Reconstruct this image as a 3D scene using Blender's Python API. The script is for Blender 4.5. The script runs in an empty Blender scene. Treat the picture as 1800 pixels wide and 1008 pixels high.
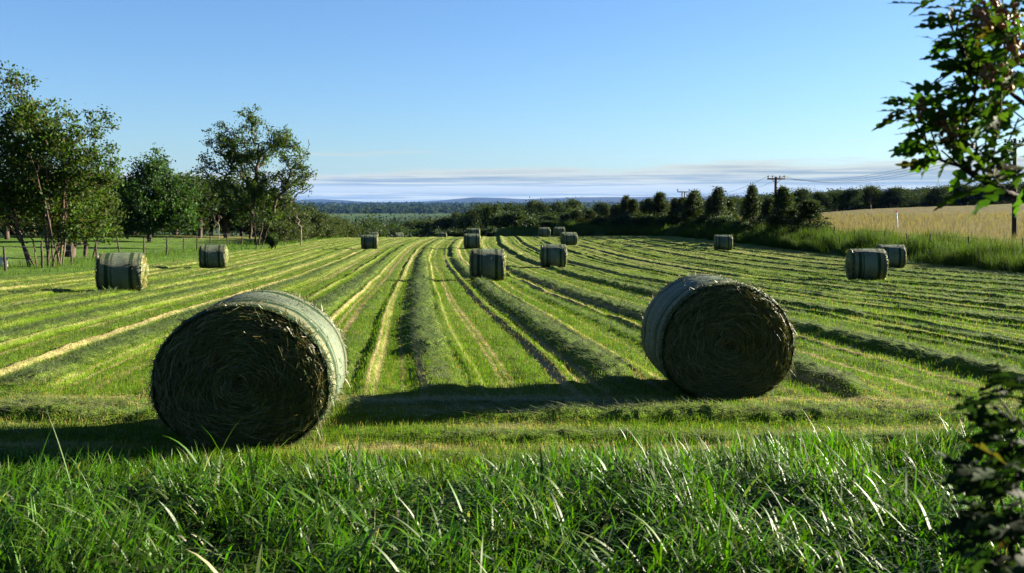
import bpy, math, random
import numpy as np
from mathutils import Vector

SEED = 11
R = np.random.default_rng(SEED)
sc = bpy.context.scene
COL = sc.collection
PI = math.pi
ALB = .45

# ------------------------------------------------------------------ camera constants
ZC = 1.95
PITCH = math.atan(152 / 1750)
FPX = 1750.0
SUN_AZ = math.radians(70)      # from +Y towards +X
SUN_EL = math.radians(16.5)

# ------------------------------------------------------------------ noise
def h2(ix, iy, seed=0):
    ix = np.asarray(ix).astype(np.int64); iy = np.asarray(iy).astype(np.int64)
    n = (ix * 374761393 + iy * 668265263 + seed * 974634541) & 0xFFFFFFFF
    n = ((n ^ (n >> 13)) * 1274126177) & 0xFFFFFFFF
    n = ((n ^ (n >> 16)) * 2246822519) & 0xFFFFFFFF
    n = n ^ (n >> 15)
    return (n & 0xFFFFFF) / float(0x1000000)

def vn(x, y, seed=0):
    x = np.asarray(x, float); y = np.asarray(y, float)
    ix = np.floor(x); iy = np.floor(y)
    fx = x - ix; fy = y - iy
    fx = fx * fx * (3 - 2 * fx); fy = fy * fy * (3 - 2 * fy)
    a = h2(ix, iy, seed); b = h2(ix + 1, iy, seed); c = h2(ix, iy + 1, seed); d = h2(ix + 1, iy + 1, seed)
    return (a * (1 - fx) + b * fx) * (1 - fy) + (c * (1 - fx) + d * fx) * fy

def fbm(x, y, o=3, seed=0):
    t = 0; a = 0.5; s = 0
    for k in range(o):
        t = t + a * vn(x * 2 ** k + 17.3 * k, y * 2 ** k - 9.1 * k, seed + k); s += a; a *= .5
    return t / s

def sst(a, b, x):
    t = np.clip((x - a) / (b - a), 0, 1)
    return t * t * (3 - 2 * t)

# ------------------------------------------------------------------ terrain
PY = [-50, 0, 5, 7, 10, 20, 40, 60, 90, 110, 125, 150, 160, 200, 300, 500, 900, 1400, 3000, 20000]
PZ = [.2, .15, .1, 0, 0, -.35, -1.15, -1.65, -2.0, -2.25, -2.62, -3.95, -4.5, -7.2, -11.5, -18, -26, -30, -30, -30]
def xright(y): return np.interp(y, [0, 43, 54, 75, 110, 122, 132, 140, 150], [24, 22, 21.6, 20.6, 18.4, 15, 9, 2.5, -4])
def xleft(y): return np.interp(y, [0, 37, 75, 125, 160], [-19, -19, -20.2, -21, -22])

def H(x, y):
    x = np.asarray(x, float); y = np.asarray(y, float)
    z = np.interp(y, PY, PZ)
    z = z + .008 * x * sst(40, 120, y) * (1 - sst(200, 400, y)) * (np.abs(x) < 1e9) * np.clip(30 / (np.abs(x) + 1e-6), 0, 1)
    # rising paddock beyond the right-hand bank
    xr = xright(np.clip(y, 0, 150))
    zr = -.95 + .034 * (np.clip(x, 0, 120) - 30) - .0
    yc = 138 + np.clip((x - 18) * .9, 0, 45)
    zr = zr - .045 * np.clip(y - yc, 0, 4000) + np.where(y < 45, (45 - y) * .02, 0)
    zr = zr + .28 * np.exp(-((x - xr - 2.3) / 1.5) ** 2) * (.55 + .9 * vn(y / 3.5, x / 4, 88))
    w = sst(.2, 2.6, x - xr) * (1 - sst(260, 420, y))
    z = z * (1 - w) + np.maximum(zr, z) * w
    # left paddock, gentle rise
    xl = xleft(np.clip(y, 0, 160))
    wl = sst(2, 22, xl - x) * (1 - sst(170, 260, y))
    z = z + wl * (.25 + .25 * fbm(x / 17, y / 17, 2, 5))
    # distant ground roll
    z = z + sst(150, 400, np.hypot(x, y)) * (fbm(x / 160, y / 160, 2, 9) - .5) * 3
    return z

def infield(x, y):
    e = .9 * (fbm(x / 2.3, y / 2.3, 2, 31) - .5)
    m = sst(-.3, .3, xright(np.clip(y, 0, 150)) - x + e) * sst(-.3, .3, x - xleft(np.clip(y, 0, 160)) + e)
    return m * sst(6.3, 6.9, y + .35 * e + .12 * np.clip(-x, -2, 2) * 0) * (1 - sst(170, 180, y))

# ------------------------------------------------------------------ picture maths: where a point of the photo lies on the ground
def ray(px, py):
    x = (px - 900) / FPX; u = (504 - py) / FPX
    c, s = math.cos(PITCH), math.sin(PITCH)
    return np.array([x, c + u * s, -s + u * c])
def at(px, py):
    d = ray(px, py); t = np.geomspace(3, 3000, 6000)
    P = d[None] * t[:, None]; z = ZC + P[:, 2]
    i = np.argmax(z < H(P[:, 0], P[:, 1]))
    return float(P[i, 0]), float(P[i, 1])
def xat(px, y, z=-1.5):
    return (px - 900) / FPX * (y * math.cos(PITCH) + (ZC - z) * math.sin(PITCH))
def gz(x, y): return float(H(np.array([x]), np.array([y]))[0])
def onground(px, y):
    x = xat(px, y); z = gz(x, y); x = xat(px, y, z); return x, y, gz(x, y)
def zat(py, y):
    d = ray(900, py); return ZC + d[2] / d[1] * y

FAR = [  # px, contact py, turn (deg), label
    (216, 512, 78, 'hay bale with its sunlit yellow end showing, beside the many-stemmed tree'),
    (376, 471, 80, 'hay bale standing below the tall spreading tree, sunlit end towards the centre of the field'),
    (650, 438, 86, 'hay bale in front of another at the far end of the hedge'),
    (857, 493, 88, 'squat hay bale in the middle of the field between the two large close bales'),
    (973, 470, 89, 'hay bale standing alone just behind and beside the one in mid field'),
    (830, 437, 87, 'hay bale just in front of another near the crest, above the mid field bale'),
    (1000, 431, 82, 'hay bale in front of the pair sitting near the crest'),
    (1271, 440, 96, 'hay bale standing alone below the row of dark conifers'),
    (1522, 493, 97, 'hay bale overlapping the one by the bank, nearer of these two'),
    (1564, 471, 99, 'hay bale half hidden behind another next to the grassy bank'),
]
FARD = [  # px, distance, turn, label
    (657, 146, 84, 'small hay bale peeping out behind the one by the hedge end'),
    (701, 150, 70, 'small tilted hay bale on the crest in front of the dark bushes'),
    (778, 152, 88, 'smallest hay bale sunk behind the crest, alone in the centre'),
    (833, 108, 87, 'hay bale mostly hidden behind the bale near the crest'),
    (957, 119, 84, 'hay bale on the crest in front of the round green bushes'),
    (983, 121, 85, 'hay bale on the crest just behind the one with a tan edge'),
]
NEAR_XY = [(-2.15, 8.28), (2.11, 10.32)]
BALE_XY = NEAR_XY + [at(px, py) for px, py, _, _ in FAR] + [onground(px, yy)[:2] for px, yy, _, _ in FARD]
def baleclear(x, y):
    """the baler picked up the hay where each bale was dropped"""
    m = 1.0
    for i, (bx, by) in enumerate(BALE_XY):
        r = 1.05 if i < 2 else 1.3
        m = m * (1 - np.exp(-(((x - bx) ** 2 + (y - by) ** 2) / r ** 2) ** 2))
    return m

def rowinfo(x, y):
    """geometry and make-up of the mown ground: (height, hay, tan)"""
    s = x + .1 * y - .0006 * np.clip(y - 40, 0, None) ** 2 - .25
    s = s + .3 * (fbm(y / 22, 0 * y + .5, 2, 3) - .5) + .12 * (vn(x / 5, y / 9, 4) - .5)
    P = 1.08
    k = np.floor(s / P + .5); t = s - k * P
    r1 = h2(k, 0 * k, 1); r2 = h2(k, 0 * k, 2); r3 = h2(k, 0 * k, 6); r4 = h2(k, 0 * k, 8)
    t = t + (r1 - .5) * .18 + .07 * (vn(y / 5, k * 3.1, 12) - .5)
    big_ = np.where(np.mod(k, 2) == 0, .75 + .5 * r2, .12 + .5 * r2)      # a full swath, then a thin one
    brk = np.clip(.35 + 1.3 * vn(y / 3.0, k * 7.3, 13), 0, 1.25)
    w = (.095 + .11 * big_ + .05 * r3) * (1 - .38 * sst(2, 8, x)) * (1 + .35 * sst(2, 6, -x))
    edge = .09 * (fbm(x * 3.4, y * 2.0, 3, 14) - .5)
    hay = np.exp(-np.abs((t + edge) / w) ** 3.0) * np.clip(big_ * brk * 1.3, 0, 1)
    lum = fbm(x * 6.1, y * 4.3, 3, 15)
    z = hay * (.035 + .10 * big_) * (1 - .35 * sst(3, 8, -x)) * (1 - .35 * sst(3, 9, x)) * (.55 + .8 * lum)
    # ragged lip of taller stubble beside each pass of the mower
    t2 = t - (.36 + .08 * (r4 - .5))
    mid = np.exp(-np.abs((t2 + .6 * edge) / .085) ** 3) * np.where(r4 > .2, .060, .03) * (.3 + 1.1 * vn(y / 2.0, k * 2.7, 16))
    z = z + mid
    ln = 0
    for j, (tc_, w_) in enumerate(((.24, .055), (-.27, .055), (.47, .04), (.36, .03), (-.40, .035))):
        rj = h2(k, 0 * k + j, 71); q_ = .15 + 1.1 * vn(y / 10, k * 1.7 + j * 5, 72)
        ln = np.maximum(ln, np.exp(-((t - tc_ - .12 * (rj - .5) + .5 * edge) / (w_ * (.55 + .8 * h2(k, 0 * k + j, 73)))) ** 2) * np.clip(q_ * (.35 + 1.5 * rj), 0, 1.2))
    tn = ln * (.65 + .75 * fbm(x * 1.3, y * .6, 2, 18))
    tn = np.clip(tn - .25 * fbm(x * 9, y * 9, 2, 19), 0, 1)
    # headland passes that run across in front of the rows
    hl = 1 - sst(9.2, 10.8, y + .55 * (fbm(x / 1.6, y / 1.6, 2, 21) - .5) + .02 * x)
    zz = 0; hh = 0; tt = 0
    for c, wd, am, sd in ((9.25, .16, .07, 41), (8.75, .17, .10, 42), (8.1, .13, .06, 43), (7.35, .12, .03, 44)):
        c2 = c + .35 * (fbm(x / 2.6, 0 * x + sd, 2, sd) - .5) - .015 * x
        b = np.exp(-np.abs((y - c2 + edge) / wd) ** 3)
        b = b * (.25 + .9 * vn(x / 1.1, 0 * x + sd * 1.7, sd + 5))
        zz = zz + am * b * (.3 + 1.2 * lum); hh = np.maximum(hh, b)
        tt = np.maximum(tt, np.exp(-((y - c2 - .38) / .13) ** 2) * .8 * vn(x / .9, y / .5, sd + 9))
    z = z * (1 - hl) + zz * hl
    hay = hay * (1 - hl) + np.clip(hh, 0, 1) * hl
    tn = tn * (1 - hl) + np.clip(tt, 0, 1) * hl
    bc = baleclear(x, y); z = z * bc; hay = hay * bc
    z = z + .035 * (fbm(x * 1.3, y * 1.3, 3, 24) - .5) + .02 * (vn(x * 7, y * 7, 25) - .5)
    return z, hay, tn

# ------------------------------------------------------------------ mesh helpers
def link(ob, parent=None):
    COL.objects.link(ob)
    if parent is not None: ob.parent = parent
    return ob

def npmesh(name, v, faces, mats, smooth=False, col=None, fmat=None):
    """faces: list of (n,k) int arrays"""
    me = bpy.data.meshes.new(name)
    v = np.asarray(v, np.float32)
    me.vertices.add(len(v)); me.vertices.foreach_set('co', v.ravel())
    faces = [np.asarray(f, np.int32) for f in faces if len(f)]
    nl = sum(f.size for f in faces); nf = sum(len(f) for f in faces)
    me.loops.add(nl); me.loops.foreach_set('vertex_index', np.concatenate([f.ravel() for f in faces]))
    tot = np.concatenate([np.full(len(f), f.shape[1], np.int32) for f in faces])
    st = np.concatenate([[0], np.cumsum(tot)[:-1]]).astype(np.int32)
    me.polygons.add(nf)
    me.polygons.foreach_set('loop_start', st); me.polygons.foreach_set('loop_total', tot)
    if fmat is not None: me.polygons.foreach_set('material_index', np.asarray(fmat, np.int32))
    if smooth: me.polygons.foreach_set('use_smooth', np.ones(nf, bool))
    for m in (mats if isinstance(mats, (list, tuple)) else [mats]): me.materials.append(m)
    if col is not None:
        a = me.color_attributes.new('tint', 'FLOAT_COLOR', 'POINT')
        c = np.ones((len(v), 4), np.float32); c[:, :3] = np.asarray(col, np.float32)[:, :3] * ALB
        a.data.foreach_set('color', c.ravel())
    me.update(calc_edges=True)
    return me

def mobj(name, me, parent=None):
    return link(bpy.data.objects.new(name, me), parent)

def empty(name, loc=(0, 0, 0), rz=0.0):
    o = bpy.data.objects.new(name, None); o.location = loc; o.rotation_euler = (0, 0, rz)
    o.empty_display_size = .2
    return link(o)

def tag(o, label=None, cat=None, group=None, kind=None):
    if label: o['label'] = label
    if cat: o['category'] = cat
    if group: o['group'] = group
    if kind: o['kind'] = kind
    return o

def copy_tree(root):
    r = root.copy(); COL.objects.link(r)
    for ch in root.children:
        c = ch.copy(); COL.objects.link(c); c.parent = r
        for g in ch.children:
            d = g.copy(); COL.objects.link(d); d.parent = c
    return r

def tubes(p0, p1, r0, r1, n=5):
    """independent tapered tube segments, vectorised"""
    p0 = np.asarray(p0, float); p1 = np.asarray(p1, float); r0 = np.asarray(r0, float); r1 = np.asarray(r1, float)
    d = p1 - p0; L = np.linalg.norm(d, axis=1, keepdims=True); d = d / np.maximum(L, 1e-9)
    ref = np.where(np.abs(d[:, 2:3]) > .9, np.array([[1., 0, 0]]), np.array([[0, 0, 1.]]))
    a = np.cross(d, ref); a /= np.linalg.norm(a, axis=1, keepdims=True); b = np.cross(d, a)
    ang = np.arange(n) / n * 2 * PI
    ring = a[:, None, :] * np.cos(ang)[None, :, None] + b[:, None, :] * np.sin(ang)[None, :, None]
    v0 = p0[:, None, :] + ring * r0[:, None, None]; v1 = p1[:, None, :] + ring * r1[:, None, None]
    v = np.concatenate([v0, v1], 1).reshape(-1, 3)
    m = len(p0); base = (np.arange(m) * 2 * n)[:, None]
    i = np.arange(n); j = (i + 1) % n
    f = np.stack([base + i, base + j, base + n + j, base + n + i], -1).reshape(-1, 4)
    return v, f

def polytube(pts, rad, n=8, cap=True):
    """one continuous tube through pts"""
    pts = np.asarray(pts, float); m = len(pts); rad = np.broadcast_to(np.asarray(rad, float), (m,))
    t = np.gradient(pts, axis=0); t /= np.linalg.norm(t, axis=1, keepdims=True)
    ref = np.array([0, 0, 1.]) if abs(t[0][2]) < .9 else np.array([1., 0, 0])
    vs = []
    for k in range(m):
        a = np.cross(t[k], ref); a /= np.linalg.norm(a); b = np.cross(t[k], a)
        ang = np.arange(n) / n * 2 * PI
        vs.append(pts[k] + rad[k] * (a * np.cos(ang)[:, None] + b * np.sin(ang)[:, None]))
    v = np.concatenate(vs); i = np.arange(n); j = (i + 1) % n
    f = np.concatenate([np.stack([k * n + i, k * n + j, (k + 1) * n + j, (k + 1) * n + i], -1) for k in range(m - 1)])
    tri = np.zeros((0, 3), int)
    if cap:
        v = np.concatenate([v, pts[:1], pts[-1:]]); c0, c1 = m * n, m * n + 1
        tri = np.concatenate([np.stack([j, i, np.full(n, c0)], -1), np.stack([(m - 1) * n + i, (m - 1) * n + j, np.full(n, c1)], -1)])
    return v, f, tri

class MB:
    """collects pieces of one mesh"""
    def __init__(s): s.v = []; s.q = []; s.t = []; s.n = 0
    def add(s, v, q=None, t=None):
        v = np.asarray(v, float)
        s.v.append(v)
        if q is not None and len(q): s.q.append(np.asarray(q) + s.n)
        if t is not None and len(t): s.t.append(np.asarray(t) + s.n)
        s.n += len(v); return s
    def tube(s, pts, rad, n=8): return s.add(*polytube(pts, rad, n))
    def box(s, c, d, rz=0.0, taper=1.0):
        c = np.asarray(c, float); d = np.asarray(d, float) / 2
        p = np.array([[-1, -1, -1], [1, -1, -1], [1, 1, -1], [-1, 1, -1], [-1, -1, 1], [1, -1, 1], [1, 1, 1], [-1, 1, 1]], float)
        p[4:, :2] *= taper; p = p * d
        cs, sn = math.cos(rz), math.sin(rz)
        p = np.stack([p[:, 0] * cs - p[:, 1] * sn, p[:, 0] * sn + p[:, 1] * cs, p[:, 2]], 1) + c
        q = [[0, 3, 2, 1], [4, 5, 6, 7], [0, 1, 5, 4], [1, 2, 6, 5], [2, 3, 7, 6], [3, 0, 4, 7]]
        return s.add(p, q)
    def mesh(s, name, mat, smooth=False):
        fs = []
        if s.q: fs.append(np.concatenate(s.q))
        if s.t: fs.append(np.concatenate(s.t))
        return npmesh(name, np.concatenate(s.v), fs, mat, smooth)
    def obj(s, name, mat, parent=None, smooth=False): return mobj(name, s.mesh(name, mat, smooth), parent)

# ------------------------------------------------------------------ materials
def newmat(name):
    m = bpy.data.materials.new(name); m.use_nodes = True
    nt = m.node_tree; nt.nodes.clear()
    return m, nt, nt.nodes, nt.links
def N(nt, typ, **kw):
    n = nt.nodes.new(typ)
    for k, v in kw.items():
        if k in n.inputs.keys() if hasattr(n.inputs, 'keys') else False: n.inputs[k].default_value = v
        else: setattr(n, k, v)
    return n

def mat_leaf(name, transl=.4, rough=.5, spec=.3, bright=1.0, tcol=(1.15, 1.25, .45)):
    m, nt, nn, L = newmat(name)
    a = nn.new('ShaderNodeAttribute'); a.attribute_name = 'tint'
    p = nn.new('ShaderNodeBsdfPrincipled'); p.inputs['Roughness'].default_value = rough
    p.inputs['Specular IOR Level'].default_value = spec
    t = nn.new('ShaderNodeBsdfTranslucent')
    mul = nn.new('ShaderNodeMix'); mul.data_type = 'RGBA'; mul.blend_type = 'MULTIPLY'; mul.inputs[0].default_value = 1
    mul.inputs[7].default_value = (*tcol, 1)
    mx = nn.new('ShaderNodeMixShader'); mx.inputs[0].default_value = transl
    o = nn.new('ShaderNodeOutputMaterial')
    L.new(a.outputs['Color'], p.inputs['Base Color']); L.new(a.outputs['Color'], mul.inputs[6])
    L.new(mul.outputs[2], t.inputs['Color'])
    L.new(p.outputs[0], mx.inputs[1]); L.new(t.outputs[0], mx.inputs[2]); L.new(mx.outputs[0], o.inputs[0])
    return m

def mat_noise(name, c1, c2, scale=8, rough=.85, bump=.3, stretch=(1, 1, 1), detail=6, dist=.02, spec=.08):
    m, nt, nn, L = newmat(name)
    if c2[0] < .35: c1, c2 = [k * .52 for k in c1], [k * .52 for k in c2]
    tc = nn.new('ShaderNodeTexCoord'); mp = nn.new('ShaderNodeMapping'); mp.inputs['Scale'].default_value = stretch
    nz = nn.new('ShaderNodeTexNoise'); nz.inputs['Scale'].default_value = scale; nz.inputs['Detail'].default_value = detail
    cr = nn.new('ShaderNodeValToRGB')
    cr.color_ramp.elements[0].position = .3; cr.color_ramp.elements[0].color = (*c1, 1)
    cr.color_ramp.elements[1].position = .7; cr.color_ramp.elements[1].color = (*c2, 1)
    p = nn.new('ShaderNodeBsdfPrincipled'); p.inputs['Roughness'].default_value = rough; p.inputs['Specular IOR Level'].default_value = spec
    b = nn.new('ShaderNodeBump'); b.inputs['Strength'].default_value = bump; b.inputs['Distance'].default_value = dist
    o = nn.new('ShaderNodeOutputMaterial')
    L.new(tc.outputs['Object'], mp.inputs[0]); L.new(mp.outputs[0], nz.inputs['Vector'])
    L.new(nz.outputs[0], cr.inputs[0]); L.new(cr.outputs[0], p.inputs['Base Color'])
    L.new(nz.outputs[0], b.inputs['Height']); L.new(b.outputs[0], p.inputs['Normal']); L.new(p.outputs[0], o.inputs[0])
    return m

def mat_ground():
    m, nt, nn, L = newmat('earth_and_grass')
    a = nn.new('ShaderNodeAttribute'); a.attribute_name = 'tint'
    geo = nn.new('ShaderNodeNewGeometry')
    def noise(scale, det=4):
        n = nn.new('ShaderNodeTexNoise'); n.inputs['Scale'].default_value = scale; n.inputs['Detail'].default_value = det
        L.new(geo.outputs['Position'], n.inputs['Vector']); return n
    n1 = noise(1.3, 6); n2 = noise(14, 5); n3 = noise(60, 3)
    def ramp(src, lo, hi):
        r = nn.new('ShaderNodeMapRange'); r.inputs['From Min'].default_value = .3; r.inputs['From Max'].default_value = .7
        r.inputs['To Min'].default_value = lo; r.inputs['To Max'].default_value = hi
        L.new(src.outputs[0], r.inputs['Value']); return r
    r1 = ramp(n1, .78, 1.2); r2 = ramp(n2, .7, 1.3)
    mm = nn.new('ShaderNodeMath'); mm.operation = 'MULTIPLY'; L.new(r1.outputs[0], mm.inputs[0]); L.new(r2.outputs[0], mm.inputs[1])
    vm = nn.new('ShaderNodeVectorMath'); vm.operation = 'SCALE'
    L.new(a.outputs['Color'], vm.inputs[0]); L.new(mm.outputs[0], vm.inputs['Scale'])
    p = nn.new('ShaderNodeBsdfPrincipled'); p.inputs['Roughness'].default_value = .95; p.inputs['Specular IOR Level'].default_value = .03
    ad = nn.new('ShaderNodeMath'); ad.operation = 'ADD'; L.new(n2.outputs[0], ad.inputs[0]); L.new(n3.outputs[0], ad.inputs[1])
    b = nn.new('ShaderNodeBump'); b.inputs['Strength'].default_value = .8; b.inputs['Distance'].default_value = .05
    L.new(ad.outputs[0], b.inputs['Height'])
    L.new(vm.outputs[0], p.inputs['Base Color']); L.new(b.outputs[0], p.inputs['Normal'])
    o = nn.new('ShaderNodeOutputMaterial'); L.new(p.outputs[0], o.inputs[0])
    return m

def mat_wrap():
    """net wrap: pale mesh over green hay, broad pale middle and green bands towards the rims"""
    m, nt, nn, L = newmat('net_wrap')
    tc = nn.new('ShaderNodeTexCoord'); sx = nn.new('ShaderNodeSeparateXYZ'); L.new(tc.outputs['Object'], sx.inputs[0])
    nz = nn.new('ShaderNodeTexNoise'); nz.inputs['Scale'].default_value = 5; nz.inputs['Detail'].default_value = 5
    L.new(tc.outputs['Object'], nz.inputs['Vector'])
    mp = nn.new('ShaderNodeMapping'); mp.inputs['Scale'].default_value = (30, 120, 30); L.new(tc.outputs['Object'], mp.inputs[0])
    n2 = nn.new('ShaderNodeTexNoise'); n2.inputs['Scale'].default_value = 1; n2.inputs['Detail'].default_value = 3; L.new(mp.outputs[0], n2.inputs['Vector'])
    w = nn.new('ShaderNodeMath'); w.operation = 'MULTIPLY_ADD'; w.inputs[1].default_value = .035
    L.new(nz.outputs[0], w.inputs[0]); L.new(sx.outputs['Y'], w.inputs[2])
    mr = nn.new('ShaderNodeMapRange'); mr.inputs['From Min'].default_value = -.6; mr.inputs['From Max'].default_value = .64
    L.new(w.outputs[0], mr.inputs['Value'])
    cr = nn.new('ShaderNodeValToRGB'); e = cr.color_ramp.elements
    G = (.005, .024, .006, 1); Wt = (.105, .122, .076, 1); S = (.145, .118, .05, 1); D = (.012, .032, .010, 1)
    stops = [(0, G), (.05, D), (.09, Wt), (.13, S), (.165, Wt), (.19, G), (.255, G), (.285, Wt), (.33, D), (.36, Wt), (.5, (.078, .102, .072, 1)), (.66, Wt), (.70, Wt),
             (.725, G), (.79, G), (.815, Wt), (.85, S), (.88, Wt), (.92, D), (.95, Wt), (1, G)]
    e[0].position, e[0].color = stops[0]; e[1].position, e[1].color = stops[-1]
    for ps, c in stops[1:-1]:
        k = e.new(ps); k.color = c
    L.new(mr.outputs[0], cr.inputs[0])
    r2 = nn.new('ShaderNodeMapRange'); r2.inputs['From Min'].default_value = .4; r2.inputs['From Max'].default_value = .62; r2.inputs['To Max'].default_value = .5
    L.new(n2.outputs[0], r2.inputs['Value'])
    mx = nn.new('ShaderNodeMix'); mx.data_type = 'RGBA'; mx.inputs[7].default_value = (.018, .028, .006, 1)
    L.new(r2.outputs[0], mx.inputs[0])
    oi = nn.new('ShaderNodeObjectInfo'); n4 = nn.new('ShaderNodeTexNoise'); n4.noise_dimensions = '4D'; n4.inputs['Scale'].default_value = 2.2; n4.inputs['Detail'].default_value = 4
    wv_ = nn.new('ShaderNodeMath'); wv_.operation = 'MULTIPLY'; wv_.inputs[1].default_value = 40; L.new(oi.outputs['Random'], wv_.inputs[0]); L.new(wv_.outputs[0], n4.inputs['W'])
    L.new(tc.outputs['Object'], n4.inputs['Vector'])
    r4_ = nn.new('ShaderNodeMapRange'); r4_.inputs['From Min'].default_value = .3; r4_.inputs['From Max'].default_value = .7; r4_.inputs['To Min'].default_value = .55; r4_.inputs['To Max'].default_value = 1.3
    L.new(n4.outputs[0], r4_.inputs['Value'])
    sc4 = nn.new('ShaderNodeVectorMath'); sc4.operation = 'SCALE'; L.new(cr.outputs[0], sc4.inputs[0]); L.new(r4_.outputs[0], sc4.inputs['Scale']); L.new(sc4.outputs[0], mx.inputs[6])
    p = nn.new('ShaderNodeBsdfPrincipled'); p.inputs['Roughness'].default_value = .6; p.inputs['Specular IOR Level'].default_value = .1
    ad = nn.new('ShaderNodeMath'); ad.operation = 'ADD'; L.new(nz.outputs[0], ad.inputs[0]); L.new(n2.outputs[0], ad.inputs[1])
    b = nn.new('ShaderNodeBump'); b.inputs['Strength'].default_value = .8; b.inputs['Distance'].default_value = .035; L.new(ad.outputs[0], b.inputs['Height'])
    L.new(mx.outputs[2], p.inputs['Base Color']); L.new(b.outputs[0], p.inputs['Normal'])
    o = nn.new('ShaderNodeOutputMaterial'); L.new(p.outputs[0], o.inputs[0])
    return m

M = {}
M['ground'] = mat_ground()
M['blade'] = mat_leaf('grass_blade', .44, .5, .25, tcol=(1.1, 1.3, .35))
M['stubble'] = mat_leaf('mown_blade', .42, .7, .04)
M['hay'] = mat_leaf('cut_hay', .3, .55, .2, tcol=(1.1, 1.15, .6))
M['leaf'] = mat_leaf('leaf', .42, .6, .10)
M['oakleaf'] = mat_leaf('glossy_leaf', .4, .65, .06)
M['farleaf'] = mat_leaf('far_leaf', .3, .75, .03)
M['straw'] = mat_leaf('straw', .2, .5, .35, tcol=(1, 1, .7))
M['bark'] = mat_noise('bark', (.035, .025, .018), (.13, .10, .075), 7, .9, .7, (1, 1, .25))
M['palebark'] = mat_noise('pale_bark', (.10, .075, .055), (.30, .25, .20), 5, .85, .6, (1, 1, .2))
M['stem'] = mat_noise('stem_bark', (.05, .032, .024), (.17, .115, .085), 6, .9, .6, (1, 1, .2))
M['twig'] = mat_noise('twig_bark', (.018, .010, .007), (.045, .025, .016), 20, .8, .4)
M['wrap'] = mat_wrap()
M['hayface'] = mat_noise('packed_hay', (.045, .040, .008), (.17, .15, .035), 22, .95, 1.0, (1, 1, 1), 8, .05, .1)  # near ends, with their shade worked into a darker colour
M['lit_hay'] = mat_noise('sunlit_hay', (.07, .06, .02), (.26, .23, .10), 22, .95, 1.0, (1, 1, 1), 8, .05, .1)  # packed hay again, paler: sunlight on the far ends put into the colour
M['post'] = mat_noise('weathered_wood', (.03, .025, .02), (.09, .075, .06), 9, .9, .5, (3, 3, .5))
M['pole'] = mat_noise('dark_pole_wood', (.03, .022, .016), (.10, .075, .055), 6, .85, .4, (3, 3, .3))
M['wire'] = mat_noise('dull_wire', (.03, .03, .032), (.06, .06, .062), 5, .5, 0)
M['white'] = mat_noise('white_paint', (.6, .6, .58), (.8, .8, .78), 12, .6, .1)
M['red'] = mat_noise('red_paint', (.30, .03, .02), (.4, .05, .03), 12, .6, .1)
M['ceramic'] = mat_noise('ceramic', (.12, .10, .09), (.2, .17, .15), 5, .3, 0)
M['concrete'] = mat_noise('concrete', (.30, .30, .28), (.45, .44, .41), 8, .9, .4)
M['seed'] = mat_leaf('seed_pod', .25, .5, .3, tcol=(1.1, .9, .6))
M['hill'] = mat_noise('wooded_hill', (.008, .014, .012), (.018, .026, .02), .01, .95, 0)

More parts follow.
